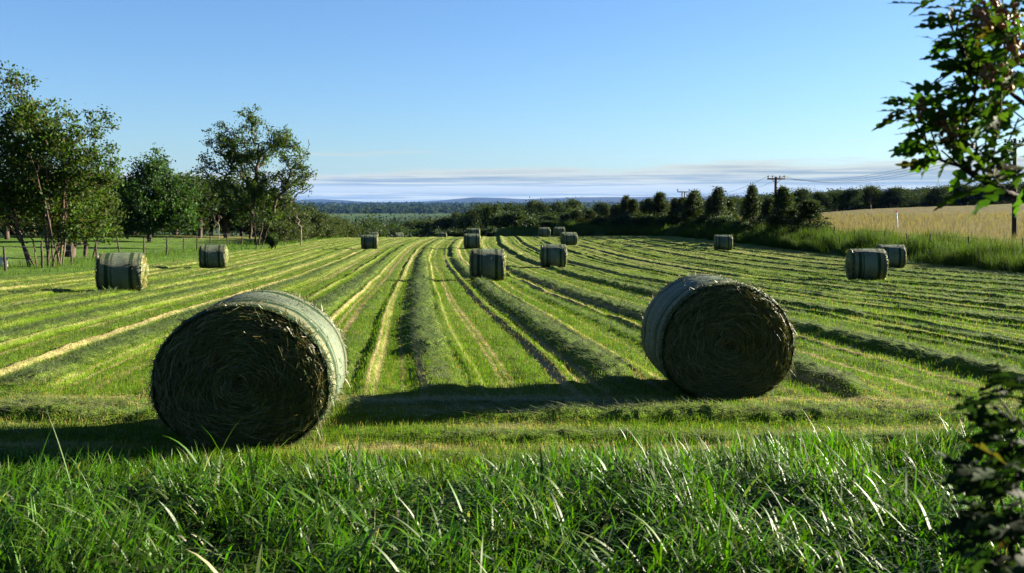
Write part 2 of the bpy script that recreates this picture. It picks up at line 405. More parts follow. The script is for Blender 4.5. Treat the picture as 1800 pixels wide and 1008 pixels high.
# ------------------------------------------------------------------ ground sheet
def build_ground():
    fine = np.linspace(-32.5, 32.5, 1060)
    coarse = np.concatenate([np.linspace(32.5, 60, 45)[1:], np.linspace(60, 180, 40)[1:]])
    th = np.radians(np.concatenate([-coarse[::-1][1:], fine, coarse]))
    r = np.concatenate([np.linspace(.3, 6, 70)[:-1], np.geomspace(6, 40, 420)[:-1], np.geomspace(40, 170, 240)[:-1], np.geomspace(170, 14500, 120)])
    nt_, nr = len(th), len(r)
    X = r[:, None] * np.sin(th)[None]; Y = r[:, None] * np.cos(th)[None]
    x = X.ravel(); y = Y.ravel(); d = np.hypot(x, y)
    z = H(x, y)
    inf = infield(x, y)
    rz, hay, tn = rowinfo(x, y)
    z = z + inf * rz
    near = 1 - sst(40, 120, d)
    rough = (1 - inf) * (1 - sst(200, 300, d))
    z = z + rough * (.10 * (fbm(x * .9, y * .9, 3, 51) - .5) + .05)
    big = fbm(x / 9, y / 9, 3, 52)[:, None]; med = fbm(x / 1.1, y / 1.1, 3, 53)[:, None]; fin = fbm(x * 4, y * 4, 2, 54)[:, None]
    A = lambda *c: np.array(c)[None]
    mown = A(.100, .200, .007) * (1 - big) + A(.145, .23, .011) * big
    mown = mown * (.66 + .42 * med)
    dry = sst(.52, .75, med + .25 * fin)
    mown = mown * (1 - .2 * dry) + A(.24, .22, .075) * .2 * dry
    tan = A(.45, .36, .18) * (.8 + .4 * fin)
    hayc = A(.14, .21, .035) * (.7 + .6 * fin)
    c = mown * (1 - tn[:, None]) + tan * tn[:, None]
    hv = np.clip(hay ** 1.6 * 1.1, 0, 1)[:, None]; c = c * (1 - hv) + hayc * hv
    # stretches of ground outside the field
    green = A(.062, .125, .018) * (1 - big) + A(.10, .165, .028) * big
    green = green * (1.0 + .6 * med)
    soil = A(.02, .03, .008)
    verge = (1 - sst(6.4, 7.0, y)) * (np.abs(x) < 40)
    green = green * (1 - verge[:, None]) + soil * verge[:, None]
    xr = xright(np.clip(y, 0, 150)); dr = x - xr
    tanw = (sst(6.5, 9.5, dr + 2.2 * (fbm(x / 3, y / 3, 2, 55) - .5)) * (1 - sst(260, 330, y)) * (y > 20))[:, None]
    ripe = A(.175, .148, .066) * (.75 + .5 * med)
    ripe = ripe * (1 - .4 * big) + A(.13, .14, .04) * .4 * big
    green = green * (1 - tanw) + ripe * tanw
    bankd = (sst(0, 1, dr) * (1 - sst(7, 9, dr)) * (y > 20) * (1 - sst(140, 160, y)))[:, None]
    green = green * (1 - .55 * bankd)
    # dry patch in the paddock behind the round tree
    px_, py_ = -33, 118
    dp = np.exp(-(((x - px_) / 9) ** 2 + ((y - py_) / 10) ** 2))[:, None] * sst(.35, .6, med)
    green = green * (1 - dp) + A(.34, .25, .11) * dp
    # plain of the far valley: pasture and cropped fields
    fp = sst(250, 500, d)[:, None]
    patch = vn(x / 420, y / 330, 57)[:, None]
    plain = np.where(patch > .62, A(.10, .15, .04), np.where(patch > .35, A(.06, .115, .035), A(.05, .085, .03)))
    plain = plain * (.75 + .3 * fbm(x / 90, y / 90, 2, 58)[:, None])
    fw = sst(2300, 2500, d + 500 * (fbm(x / 800, y / 800, 2, 59)[:] - .5))[:, None]
    plain = plain * (1 - fw) + A(.03, .05, .022) * fw
    green = green * (1 - fp) + plain * fp
    c = c * inf[:, None] + green * (1 - inf[:, None])
    v = np.stack([x, y, z], 1)
    i = np.arange(nr - 1)[:, None] * nt_; j = np.arange(nt_ - 1)[None]
    f = np.stack([i + j, i + j + 1, i + nt_ + j + 1, i + nt_ + j], -1).reshape(-1, 4)[:, ::-1]
    v0 = np.array([[0, 0, gz(0, 0)]]); v = np.concatenate([v, v0]); c = np.concatenate([c, soil])
    jj = np.arange(nt_ - 1); tri = np.stack([jj, jj + 1, np.full(nt_ - 1, len(v) - 1)], -1)
    me = npmesh('ground', v, [f, tri], M['ground'], True, c)
    tag(mobj('ground', me), 'mown hay field, banks and valley floor', 'ground', kind='structure')

build_ground()

def hfull(x, y):
    rz, hay, tn = rowinfo(x, y); inf = infield(x, y)
    return H(x, y) + inf * rz, hay * inf, tn * inf, inf

# ------------------------------------------------------------------ blades
def blades(x, y, z, L, W, lean, head, curve, seg, col, colt=None, twist=None, rng=R):
    """vectorised grass blades: a ribbon of seg pieces ending in a point"""
    n = len(x)
    ks = np.arange(seg + 1) / seg
    ca, sa = np.cos(head), np.sin(head)
    ang = lean[:, None] + curve[:, None] * ks[None] ** 1.3        # angle from vertical
    st = (L / seg)[:, None]
    dx = np.concatenate([np.zeros((n, 1)), np.cumsum(np.sin(ang[:, :-1]) * st, 1)], 1)
    dz = np.concatenate([np.zeros((n, 1)), np.cumsum(np.cos(ang[:, :-1]) * st, 1)], 1)
    cx = x[:, None] + ca[:, None] * dx; cy = y[:, None] + sa[:, None] * dx; cz = z[:, None] + dz
    tw = (rng.uniform(-.9, .9, n) if twist is None else twist)
    wa = head + PI / 2 + tw
    prof = np.clip(.75 + .5 * ks - 1.25 * ks ** 2.6, 0.0, None); prof[-1] = 0
    wv = W[:, None] * prof[None] * .5
    wx = np.cos(wa)[:, None] * wv; wy = np.sin(wa)[:, None] * wv
    Lf = np.stack([cx - wx, cy - wy, cz], -1)[:, :-1]; Rt = np.stack([cx + wx, cy + wy, cz], -1)[:, :-1]
    tip = np.stack([cx, cy, cz], -1)[:, -1:]
    v = np.concatenate([np.stack([Lf, Rt], 2).reshape(n, -1, 3), tip], 1)
    m = 2 * seg + 1
    b = (np.arange(n) * m)[:, None]
    k = np.arange(seg - 1) * 2
    q = np.stack([b + k, b + k + 1, b + k + 3, b + k + 2], -1).reshape(-1, 4) if seg > 1 else np.zeros((0, 4), int)
    t = np.stack([b[:, 0] + m - 3, b[:, 0] + m - 2, b[:, 0] + m - 1], -1)
    c0 = col[:, None, :]
    c1 = (col if colt is None else colt)[:, None, :]
    kk = np.concatenate([np.repeat(ks[:-1], 2), [1.0]])[None, :, None]
    c = c0 * (1 - kk) + c1 * kk
    return v.reshape(-1, 3), q, t, c.reshape(-1, 3)

def vary(base, n, amt=.25, hue=.12, rng=R):
    c = np.asarray(base, float)[None] * (1 + rng.uniform(-amt, amt, (n, 1)))
    return np.clip(c * (1 + rng.uniform(-hue, hue, (n, 3))), .002, .9)

def sample_sector(n, d0, d1, a=31.5, power=1.0, rng=R):
    """points in front of the camera, denser when nearer"""
    th = np.radians(rng.uniform(-a, a, n)); u = rng.random(n)
    d = d0 * (d1 / d0) ** u if power == 1 else (d0 ** .5 + u * (d1 ** .5 - d0 ** .5)) ** 2
    return d * np.sin(th), d * np.cos(th), d

def build_stubble():
    n = 250000
    x, y, d = sample_sector(n, 6.6, 46)
    z, hay, tn, inf = hfull(x, y)
    keep = (inf > .5) & (hay < .55) & (R.random(n) > tn * .45)
    x, y, z, d, tn, hay = x[keep], y[keep], z[keep], d[keep], tn[keep], hay[keep]; n = len(x)
    big = fbm(x / 1.5, y / 1.5, 2, 61)
    sc_ = .62 + .38 * np.clip(d / 12, .6, 3)
    L = R.uniform(.03, .068, n) * (.7 + .7 * big) * (1 - .45 * tn) * np.sqrt(sc_) * (1 + .7 * (1 - sst(7.0, 8.5, y)) * fbm(x / .6, y / .6, 2, 63))
    W = R.uniform(.003, .006, n) * sc_ * 1.25
    col = np.where((R.random(n) < .07 + .9 * tn)[:, None], vary((.40, .32, .11), n, .3), vary((.108, .215, .006), n, .3, .2))
    v, q, t, c = blades(x, y, z - .006, L, W, R.uniform(0, .5, n), R.uniform(0, 2 * PI, n), R.uniform(0, .7, n), 2, col, col * 1.15)
    me = npmesh('mown_grass', v, [q, t], M['stubble'], False, c)
    tag(mobj('mown_grass', me), 'short mown grass stubble covering the hay field', 'grass', kind='stuff')

def build_cut_hay():
    n = 420000
    x, y, d = sample_sector(n, 7.0, 60)
    z, hay, tn, inf = hfull(x, y)
    pr = hay ** 1.2 + .035 + .16 * (1 - sst(9.5, 11.5, y)) * fbm(x / .7, y / .7, 2, 64)
    keep = (inf > .5) & (R.random(n) < pr * (.6 + .4 * (d > 9)))
    x, y, z, d, hay = x[keep], y[keep], z[keep], d[keep], hay[keep]; n = len(x)
    s = np.clip(d / 12, .75, 2.6)
    L = R.uniform(.09, .26, n) * np.sqrt(s) * (.6 + .4 * hay); W = R.uniform(.004, .009, n) * s
    head = R.normal(PI / 2, 1.0, n) + np.where(y < 10.2, PI / 2, 0)
    lean = R.normal(1.4, .13, n); curve = R.uniform(-.1, .6, n)
    col = vary((.15, .22, .042), n, .4, .12)
    pale = R.random(n) < np.where(y < 11, .28, .06); col[pale] = vary((.30, .30, .17), int(pale.sum()), .25)
    v, q, t, c = blades(x, y, z + R.uniform(-.005, .035, n) * hay, L, W, lean, head, curve, 3, col)
    me = npmesh('cut_hay', v, [q, t], M['hay'], False, c)
    tag(mobj('cut_hay', me), 'cut grass lying in windrows across the mown field', 'hay', kind='stuff')

def build_verge():
    n = 128000
    th = np.radians(R.uniform(-55, 55, n)); d = np.sqrt(R.uniform(2.3 ** 2, 8.6 ** 2, n))
    x, y = d * np.sin(th), d * np.cos(th)
    edge = 7.3 + 1.3 * (fbm(x / 1.1, y * 0 + 2, 3, 71) - .5) + .30 * np.clip(x, 0, 3)
    clump = fbm(x / .5, y / .5, 3, 72)
    dens = np.clip(1.15 - np.clip(y - edge, 0, 2) * 4, 0, 1) * np.clip(.10 + 3.0 * (clump - .36), .06, 1)
    keep = R.random(n) < dens
    x, y, clump, edge = x[keep], y[keep], clump[keep], edge[keep]; n = len(x)
    z = H(x, y)
    fade = np.clip((edge + .25 - y) / .9, .45, 1)
    L = R.uniform(.10, .38, n) * (.35 + 1.15 * clump) * fade
    tall = R.random(n) < .02; L[tall] *= R.uniform(1.25, 1.8, int(tall.sum()))
    W = R.uniform(.004, .0165, n)
    flow = 2 * PI * fbm(x / .8, y / .8, 2, 73) * 1.5
    head = flow + R.normal(0, 1.2, n)
    lean = np.abs(R.normal(.35, .42, n)); curve = np.abs(R.normal(1.0, .8, n))
    def shades(m):
        c = vary((.055, .143, .003), m, .6, .15); t = c * 1.2
        b = R.random(m) < .13; c[b] = vary((.115, .17, .05), int(b.sum()), .3); t[b] = c[b] * 1.2  # pale blades: soft glints put into the colour
        e = R.random(m) < .02; c[e] = vary((.46, .42, .27), int(e.sum()), .3); t[e] = c[e]
        return c, t
    col, tip = shades(n)
    v, q, t, c = blades(x, y, z, L, W, lean, head, curve, 6, col, tip)
    # broad and broken leaves lying across the sward
    m = 9000
    th = np.radians(R.uniform(-36, 36, m)); d = np.sqrt(R.uniform(2.6 ** 2, 6.5 ** 2, m)); x2, y2 = d * np.sin(th), d * np.cos(th)
    cl2 = fbm(x2 / .5, y2 / .5, 3, 72)
    L2 = R.uniform(.12, .32, m); W2 = R.uniform(.010, .024, m)
    c2, t2_ = shades(m)
    v2, q2, t2, cc2 = blades(x2, y2, H(x2, y2) + R.uniform(.02, .38, m) * cl2, L2, W2, R.uniform(.4, 1.3, m), R.uniform(0, 2 * PI, m), R.uniform(.4, 1.9, m), 5, c2, t2_)
    o = len(v)
    me = npmesh('verge_grass', np.concatenate([v, v2]), [np.concatenate([q, q2 + o]), np.concatenate([t, t2 + o])], M['blade'], True, np.concatenate([c, cc2]))
    tag(mobj('verge_grass', me), 'long uncut grass growing along the edge of the field', 'grass', kind='stuff')

def build_rough():
    """long grass on the bank and along the fences"""
    V = []; Q = []; T = []; C = []; o = 0
    def put(x, y, L, W, base, tipc, lean=.25):
        nonlocal o
        n = len(x)
        col = vary(base, n, .35, .15); tip = vary(tipc, n, .25, .1)
        v, q, t, c = blades(x, y, H(x, y), L, W, np.abs(R.normal(0, lean, n)), R.uniform(0, 2 * PI, n), np.abs(R.normal(.5, .4, n)), 3, col, tip)
        V.append(v); Q.append(q + o); T.append(t + o); C.append(c); o += len(v)
    n = 130000                                  # green bank at the right-hand margin
    y = 38 + (142 - 38) * R.random(n) ** 1.35; off = 8.5 * R.random(n) ** 1.4 + .1
    x = xright(y) + off; cl = fbm(x / 1.6, y / 1.6, 3, 81); k = R.random(n) < np.clip(.06 + 3.0 * (cl - .38), .04, 1)
    x, y, cl, off = x[k], y[k], cl[k], off[k]; s = np.clip(y / 50, .8, 2.4)
    put(x, y, R.uniform(.3, .85, len(x)) * (.1 + 1.8 * cl), R.uniform(.012, .026, len(x)) * s, (.036, .078, .010), (.085, .14, .022))
    n = 38000                                  # ripe grass in the paddock behind it
    y = 40 + (150 - 40) * R.random(n) ** 1.2; off = 6.5 + 42 * R.random(n) ** 1.7
    x = xright(y) + off; s = np.clip(y / 50, .8, 2.6)
    put(x, y, R.uniform(.35, .75, len(x)), R.uniform(.008, .018, len(x)) * s, (.15, .13, .065), (.25, .195, .125), .15)
    n = 30000                                  # fence line on the other side
    y = 34 + (130 - 34) * R.random(n) ** 1.3; off = R.uniform(.0, 5.5, n)
    x = xleft(y) - off; cl = fbm(x / 1.3, y / 1.3, 3, 82); k = R.random(n) < np.clip(1.7 * (cl - .3), .08, 1) * np.where((off > 2.2), 1, .5)
    x, y, cl = x[k], y[k], cl[k]; s = np.clip(y / 45, .8, 2.4)
    put(x, y, R.uniform(.12, .45, len(x)) * (.3 + 1.2 * cl), R.uniform(.01, .022, len(x)) * s, (.065, .14, .018), (.11, .19, .03))
    me = npmesh('rough_grass', np.concatenate(V), [np.concatenate(Q), np.concatenate(T)], M['stubble'], False, np.concatenate(C))
    tag(mobj('rough_grass', me), 'rough tall grass on the bank and fence lines around the field', 'grass', kind='stuff')

build_stubble(); build_cut_hay(); build_verge(); build_rough()

# ------------------------------------------------------------------ hay bales
A_, B_, LEN = .655, .595, 1.22       # half width, half height, length
def bale_xz(phi, k, a=A_, b=B_):
    s_ = np.sin(phi); low = np.clip(-s_, 0, 1)
    x = a * k * np.cos(phi) * (1 + .035 * low * (1 - low) * 4); z = b + b * k * np.where(s_ < 0, s_ * (1 - .07 * low), s_)
    return x, np.maximum(z, .085 * b)

def bale_meshes(detail, seed, a=A_, b=B_, ln=LEN):
    rng = np.random.default_rng(seed)
    nphi = 160 if detail else 72
    prof = np.array([-.5, -.493, -.475, -.44, -.40, -.3, -.2, -.1, 0, .1, .2, .3, .4, .44, .475, .493, .5]) * ln
    kk = np.array([.955, .968, .982, .995, 1, 1.004, 1.006, 1.006, 1.006, 1.006, 1.006, 1.004, 1, .995, .982, .968, .955])
    if detail:
        pp = np.interp(np.linspace(0, 16, 65), np.arange(17), prof); kk = np.interp(np.linspace(0, 16, 65), np.arange(17), kk); prof = pp
    phi = np.linspace(0, 2 * PI, nphi, endpoint=False)
    PH, YY = np.meshgrid(phi, prof, indexing='xy'); KK = np.repeat(kk[:, None], nphi, 1)
    lump = .036 * (fbm(np.cos(PH) * 1.8 + seed + 5, np.sin(PH) * 1.8 + YY * 1.5 + 7, 2, seed + 21) - .5) + .02 * (fbm(PH * 3.0 + seed, YY * 4, 2, seed) - .5) + .012 * (fbm(np.cos(PH) * 9 + 20, YY * 10 + np.sin(PH) * 9, 2, seed + 3) - .5)
    x, z = bale_xz(PH, KK + lump, a, b)
    v = np.stack([x, YY + .02 * (vn(np.cos(PH) * 4 + 9, np.sin(PH) * 4 + 9, seed + 7) - .5), z], -1).reshape(-1, 3)
    m = len(prof); i = np.arange(nphi); j = (i + 1) % nphi
    f = np.concatenate([np.stack([k * nphi + i, k * nphi + j, (k + 1) * nphi + j, (k + 1) * nphi + i], -1) for k in range(m - 1)])
    wv, wf = v, f
    # packed ends
    nr = 60 if detail else 10
    ends = []
    for sgn in (-1, 1):
        rr = np.linspace(.01, .965, nr)
        PH2, RR = np.meshgrid(phi, rr, indexing='xy')
        bul = .045 * (1 - RR ** 2) + .035 * (fbm(RR * 8 + PH2 * .35 + 3, np.sin(PH2) * 4 + 9, 3, seed + 11) - .5) * np.clip(RR * 3, 0, 1) - .03 * np.exp(-(RR / .14) ** 2) - .05 * sst(.90, .97, RR)
        x, z = bale_xz(PH2, RR, a, b)
        v = np.stack([x, sgn * (ln * .488 + bul - .01), z], -1).reshape(-1, 3)
        f = np.concatenate([np.stack([k * nphi + i, k * nphi + j, (k + 1) * nphi + j, (k + 1) * nphi + i], -1) for k in range(nr - 1)])
        if sgn > 0: f = f[:, ::-1]
        # stalks wound round the end
        n = (9500 if sgn < 0 else 1500) if detail else 420
        r0 = np.sqrt(rng.uniform(.002, .93, n)); p0 = rng.uniform(0, 2 * PI, n)
        arc = rng.uniform(.06, .32, n) * (.5 if detail else .8); slant = rng.normal(0, .75, n)
        seg = 4 if detail else 2
        ks = np.linspace(-.5, .5, seg + 1)
        rad = np.clip(r0[:, None] + slant[:, None] * ks[None] * arc[:, None], .01, .99)
        ph = p0[:, None] + ks[None] * (arc / np.maximum(r0, .12) / .62)[:, None]
        xx, zz = bale_xz(ph, rad, a, b)
        lift = (rng.uniform(.0, .03, n) + .05 * (rng.random(n) < .03))[:, None] + (ks[None] + .5) * rng.uniform(-.01, .05, n)[:, None]
        yb = sgn * (ln * .488 + .045 * (1 - rad ** 2) - .01 + lift - .05 * sst(.90, .97, rad))
        c0 = np.stack([xx, yb, zz], -1)
        wd = rng.uniform(.0010, .0026, n) * (1 if detail else 3.2)
        tw = rng.uniform(0, PI, n)
        off = np.stack([np.cos(ph) * np.cos(tw)[:, None], np.sin(tw)[:, None] * sgn + 0 * ph, np.sin(ph) * np.cos(tw)[:, None]], -1) * wd[:, None, None]
        vv = np.stack([c0 - off, c0 + off], 2).reshape(n, -1, 3)
        bb = (np.arange(n) * 2 * (seg + 1))[:, None]; k2 = np.arange(seg) * 2
        q = np.stack([bb + k2, bb + k2 + 1, bb + k2 + 3, bb + k2 + 2], -1).reshape(-1, 4)
        col = vary((.19, .17, .04), n, .55, .15, rng)
        g = rng.random(n) < .4; col[g] = vary((.12, .18, .045), int(g.sum()), .4, .1, rng)
        g = rng.random(n) < .09; col[g] = vary((.42, .36, .17), int(g.sum()), .3, .1, rng)
        if not detail: col = np.clip(col * 2.2, 0, .5)  # far stalks brightened too, sunlight painted into their colour
        col = np.repeat(col[:, None], 2 * (seg + 1), 1).reshape(-1, 3)
        off_ = len(v)
        V = np.concatenate([v, vv.reshape(-1, 3)]); fq = np.concatenate([f, q + off_])
        fm = np.concatenate([np.zeros(len(f), int), np.ones(len(q), int)])
        CC = np.concatenate([np.full((off_, 3), .08), col])
        ends.append(npmesh('hay_end', V, [fq], [M['hayface'] if detail else M['lit_hay'], M['straw']], True, CC, fm))
    # loose straw: fringe at the rims and wisps over the top
    n = 2600 if detail else 500
    ph = np.concatenate([rng.uniform(-.35 * PI, 1.15 * PI, n)])
    edge = rng.random(n) < .72
    yy = np.where(edge, np.where(rng.random(n) < .6, -1, 1) * ln * (.5 - np.abs(rng.normal(0, .035, n))), rng.uniform(-.48, .48, n) * ln)
    kx = np.where(edge, .965, 1.0)
    x, z = bale_xz(ph, kx, a, b)
    L = rng.uniform(.02, .12, n) * np.where(edge, 1, .55); W = rng.uniform(.002, .0045, n) * (1 if detail else 3.0)
    out = np.stack([np.cos(ph), np.where(edge, np.sign(yy) * rng.uniform(-.1, .9, n), rng.normal(0, .6, n)), np.sin(ph)], -1)
    tang = np.stack([-np.sin(ph), 0 * ph, np.cos(ph)], -1) * rng.normal(0, 1.6, (n, 1))
    dr = out * rng.uniform(.15, .7, (n, 1)) + tang; dr /= np.linalg.norm(dr, axis=1, keepdims=True)
    p0 = np.stack([x, yy, z], -1); sag = np.array([0, 0, -1.]) * (L * rng.uniform(0, .45, n))[:, None]
    p1 = p0 + dr * L[:, None] * .5 + sag * .2; p2 = p0 + dr * L[:, None] + sag
    side = np.cross(dr, rng.normal(0, 1, (n, 3))); side /= np.linalg.norm(side, axis=1, keepdims=True); side *= W[:, None]
    vv = np.stack([p0 - side, p0 + side, p1 - side * .8, p1 + side * .8, p2], 1).reshape(-1, 3)
    bb = np.arange(n) * 5
    q = np.stack([bb, bb + 1, bb + 3, bb + 2], -1); t = np.stack([bb + 2, bb + 3, bb + 4], -1)
    col = vary((.24, .24, .10), n, .45, .12, rng); g = rng.random(n) < .4; col[g] = vary((.10, .16, .05), int(g.sum()), .4, .1, rng)
    o_ = len(wv)
    wrap = npmesh('net_wrap', np.concatenate([wv, vv]), [np.concatenate([wf, q + o_]), t + o_], [M['wrap'], M['straw']], True,
                  np.concatenate([np.full((o_, 3), .1), np.repeat(col[:, None], 5, 1).reshape(-1, 3)]), np.concatenate([np.zeros(len(wf), int), np.ones(len(q) + len(t), int)]))
    return wrap, ends

BG = 'round hay bales on the mown field'
def make_bale(label, detail, seed, a=A_, b=B_, ln=LEN):
    root = empty('round_hay_bale'); tag(root, label, 'hay bale', BG)
    w, ends = bale_meshes(detail, seed, a, b, ln)
    mobj('net_wrap', w, root)
    for e in ends: mobj('hay_end', e, root)
    return root

def put_bale(root, px, py, rz):
    x, y = at(px, py)
    root.location = (x, y, gz(x, y) - .06); root.rotation_euler = (0, 0, rz)
    return root

NEARL = make_bale('large close hay bale with sunlit pale wrap and frayed straw along its rim', True, 3, .70, .625, 1.22)
xl_, yl = NEAR_XY[0]
NEARL.location = (xl_ - .0, yl, gz(xl_, yl) - .10); NEARL.rotation_euler = (0, 0, math.radians(3.5))
NEARR = make_bale('large close hay bale with blue shaded wrap beside its dark round end', True, 8, .672, .63, 1.22)
xr_, yr = NEAR_XY[1]
NEARR.location = (xr_, yr, gz(xr_, yr) - .10); NEARR.rotation_euler = (0, 0, math.radians(1.5))

protos = None
P1 = make_bale('', False, 21); P2 = make_bale('', False, 22, .66, .60, 1.22)
for i, (px, py, a, lab) in enumerate(FAR):
    b = (P1 if i == 0 else P2 if i == 1 else copy_tree((P1, P2)[i % 2]))
    b['label'] = lab; put_bale(b, px, py, math.radians(-a)); b.scale = (R.uniform(.97, 1.05), R.uniform(.97, 1.03), R.uniform(.96, 1.04))
for i, (px, y, a, lab) in enumerate(FARD):
    b = copy_tree((P1, P2)[i % 2]); b['label'] = lab
    x, y, z = onground(px, y); b.location = (x, y, z - .03); b.rotation_euler = (0, 0, math.radians(-a))

# ------------------------------------------------------------------ trees
def grow(trunks, centers, rng, sub=3, upbias=.25, rtip=.012, expo=.5, wander=.1):
    """trunks: list of polylines [(x,y,z)...]; every centre is joined to the nearest lower wood. Returns tube arrays."""
    pos = []; par = []; tr = []
    for pl in trunks:
        last = -1
        for p in pl:
            pos.append(np.array(p, float)); par.append(last); last = len(pos) - 1
    base = np.array(pos)
    ds = np.array([np.min(np.linalg.norm(base - c, axis=1)) for c in centers])
    arr = np.zeros((len(pos) + len(centers) * (sub + 1), 3)); arr[:len(pos)] = base
    for idx in np.argsort(ds):
        c = centers[idx]; P = arr[:len(pos)]
        dd = np.linalg.norm(P - c, axis=1) + 1.6 * np.clip(P[:, 2] - c[2] + .15, 0, None)
        k = int(np.argmin(dd)); p = P[k].copy(); d = np.linalg.norm(c - p)
        mid = p + (c - p) * .5 + np.array([0, 0, -upbias * d * .35]) 
        last = k
        for s in range(1, sub + 1):
            t = s / sub
            q = p * (1 - t) ** 2 + 2 * mid * t * (1 - t) + c * t * t
            if s < sub: q = q + rng.normal(0, wander * d / sub, 3)
            arr[len(pos)] = q; pos.append(q); par.append(last); last = len(pos) - 1
    pos = arr[:len(pos)]; par = np.array(par); n = len(pos)
    cnt = np.zeros(n); haschild = np.zeros(n, bool); haschild[par[par >= 0]] = True
    cnt[~haschild] = 1
    for i in range(n - 1, -1, -1):
        if par[i] >= 0: cnt[par[i]] += cnt[i]
    rad = rtip * cnt ** expo
    ch = np.nonzero(par >= 0)[0]
    return pos[par[ch]], pos[ch], np.minimum(rad[par[ch]], rad[ch] * 1.6), rad[ch]

def leafcloud(centers, n_each, spread, size, base, rng, amt=.35, clump=.3, flat=.0, aspect=.55, tipcol=None, tipfrac=0.0):
    nc = len(centers); n = nc * n_each
    c = np.repeat(centers, n_each, 0)
    sp = np.repeat(rng.uniform(.65, 1.25, nc), n_each)[:, None] * spread
    p = c + rng.normal(0, 1, (n, 3)) * sp * np.array([1, 1, .8 - flat])
    d = rng.normal(0, 1, (n, 3)); d[:, 2] -= .25; d /= np.linalg.norm(d, axis=1, keepdims=True)
    s = np.cross(d, rng.normal(0, 1, (n, 3))); s /= np.linalg.norm(s, axis=1, keepdims=True)
    L = (size * rng.uniform(.6, 1.35, n))[:, None]
    nrm = np.cross(d, s)
    v = np.stack([p - d * L * .5, p + s * L * aspect * .5 + nrm * L * .08, p + d * L * .5, p - s * L * aspect * .5 + nrm * L * .08], 1)
    cb = np.asarray(base, float)[None] * (1 + np.repeat(rng.uniform(-clump, clump, (nc, 1)), n_each, 0)) * (1 + rng.uniform(-amt, amt, (n, 1))) * (1 + rng.uniform(-.12, .12, (n, 3)))
    if tipcol is not None:
        g = rng.random(n) < tipfrac; cb[g] = vary(tipcol, int(g.sum()), .3, .1, rng)
    col = np.repeat(np.clip(cb, .002, .8)[:, None], 4, 1).reshape(-1, 3)
    return v.reshape(-1, 3), np.arange(n * 4).reshape(-1, 4), col

def lobes_points(lobes, n, rng, shell=.55, mind=0.0):
    """points in a set of ellipsoid lobes, biased to the outside; lobes: (x,y,z,rx,ry,rz)"""
    lb = np.array(lobes, float); vol = lb[:, 3] * lb[:, 4] * lb[:, 5]; vol /= vol.sum()
    k = rng.choice(len(lb), n, p=vol)
    d = rng.normal(0, 1, (n, 3)); d /= np.linalg.norm(d, axis=1, keepdims=True)
    r = (shell + (1 - shell) * rng.random(n)) * np.where(rng.random(n) < .75, 1, rng.random(n))
    return lb[k, :3] + d * lb[k, 3:6] * r[:, None]

def tree_obj(name, label, cat, loc, trunks, centers, rng, leaf, bark='bark', group=None, rtip=.012, expo=.5, trunk_r=None, extra=None, leafmat='leaf', nside=6, upbias=.25, parts=('trunk', 'crown')):
    root = empty(name, loc); tag(root, label, cat, group)
    p0, p1, r0, r1 = grow(trunks, centers, rng, 3, upbias, rtip, expo)
    if extra is not None:
        e0, e1, q0, q1 = extra
        p0 = np.concatenate([p0, e0]); p1 = np.concatenate([p1, e1]); r0 = np.concatenate([r0, q0]); r1 = np.concatenate([r1, q1])
    ext = (p1 - p0); p1b = p1 + ext * .06
    v, f = tubes(p0, p1b, r0, r1, nside)
    mobj(parts[0], npmesh(parts[0], v, [f], M[bark], True), root)
    v, f, c = leafcloud(rng=rng, **leaf)
    mobj(parts[1], npmesh(parts[1], v, [f], M[leafmat], False, c), root)
    return root

def trunkline(p0, p1, n, rng, w=.08, bow=(0, 0, 0)):
    p0 = np.array(p0, float); p1 = np.array(p1, float); t = np.linspace(0, 1, n)[:, None]
    P = p0 + (p1 - p0) * t + np.array(bow) * (4 * t * (1 - t)); P[1:-1] += rng.normal(0, w, (n - 2, 3)); return P

def px_lobes(lobes, base_px, base_py, y, depth=.9):
    """crown lobes given where the photo shows them (centre px, py, half width, half height in photo pixels), turned into metres about the tree's base"""
    s = y / FPX * 1.0
    out = []
    for (cx, cy, hw, hh, dy) in lobes:
        out.append(((cx - base_px) * s, dy, (base_py - cy) * s, hw * s, hw * s * depth, hh * s))
    return out

# --- many-stemmed feathery tree at the fence
rng = np.random.default_rng(101)
Y1 = 49.5; x, y, z = onground(92, Y1)
lob = px_lobes([(40, 150, 42, 46, 0), (60, 215, 70, 55, .5), (110, 250, 75, 55, -.5), (165, 275, 55, 40, 0), (20, 260, 60, 70, 1), (-30, 230, 50, 90, 0), (90, 330, 90, 50, .6), (30, 340, 60, 60, -.8), (180, 225, 35, 25, .3), (195, 305, 32, 40, 0), (-40, 330, 60, 60, .5), (110, 390, 70, 30, 1.0), (20, 405, 45, 24, .8), (150, 400, 50, 26, .8), (75, 300, 70, 60, 0)], 92, 468, Y1)
lob = [(a, b, c, d * 1.08, e * 1.08, f * 1.1) for a, b, c, d, e, f in lob]
cen = lobes_points(lob, 760, rng, .25)
cen = cen[cen[:, 2] > 1.4]
trunks = []
for k in range(11):
    bx, by = rng.uniform(-1.1, .75), rng.uniform(-.6, .6)
    a = (bx * .8 + rng.normal(0, .35)); hgt = rng.uniform(3.2, 6.2)
    trunks.append(trunkline((bx, by, -.1), (bx + a * 1.8, by + rng.normal(0, .8), hgt), 8, rng, .05))
tree_obj('feathery_tree', 'tall many-stemmed tree with airy crown standing in the wire fence', 'tree', (x, y, z), trunks, cen, rng,
         dict(centers=cen, n_each=45, spread=.22, size=.17, base=(.056, .108, .012), tipcol=(.13, .10, .02), tipfrac=.07), bark='stem', rtip=.0115, expo=.42)

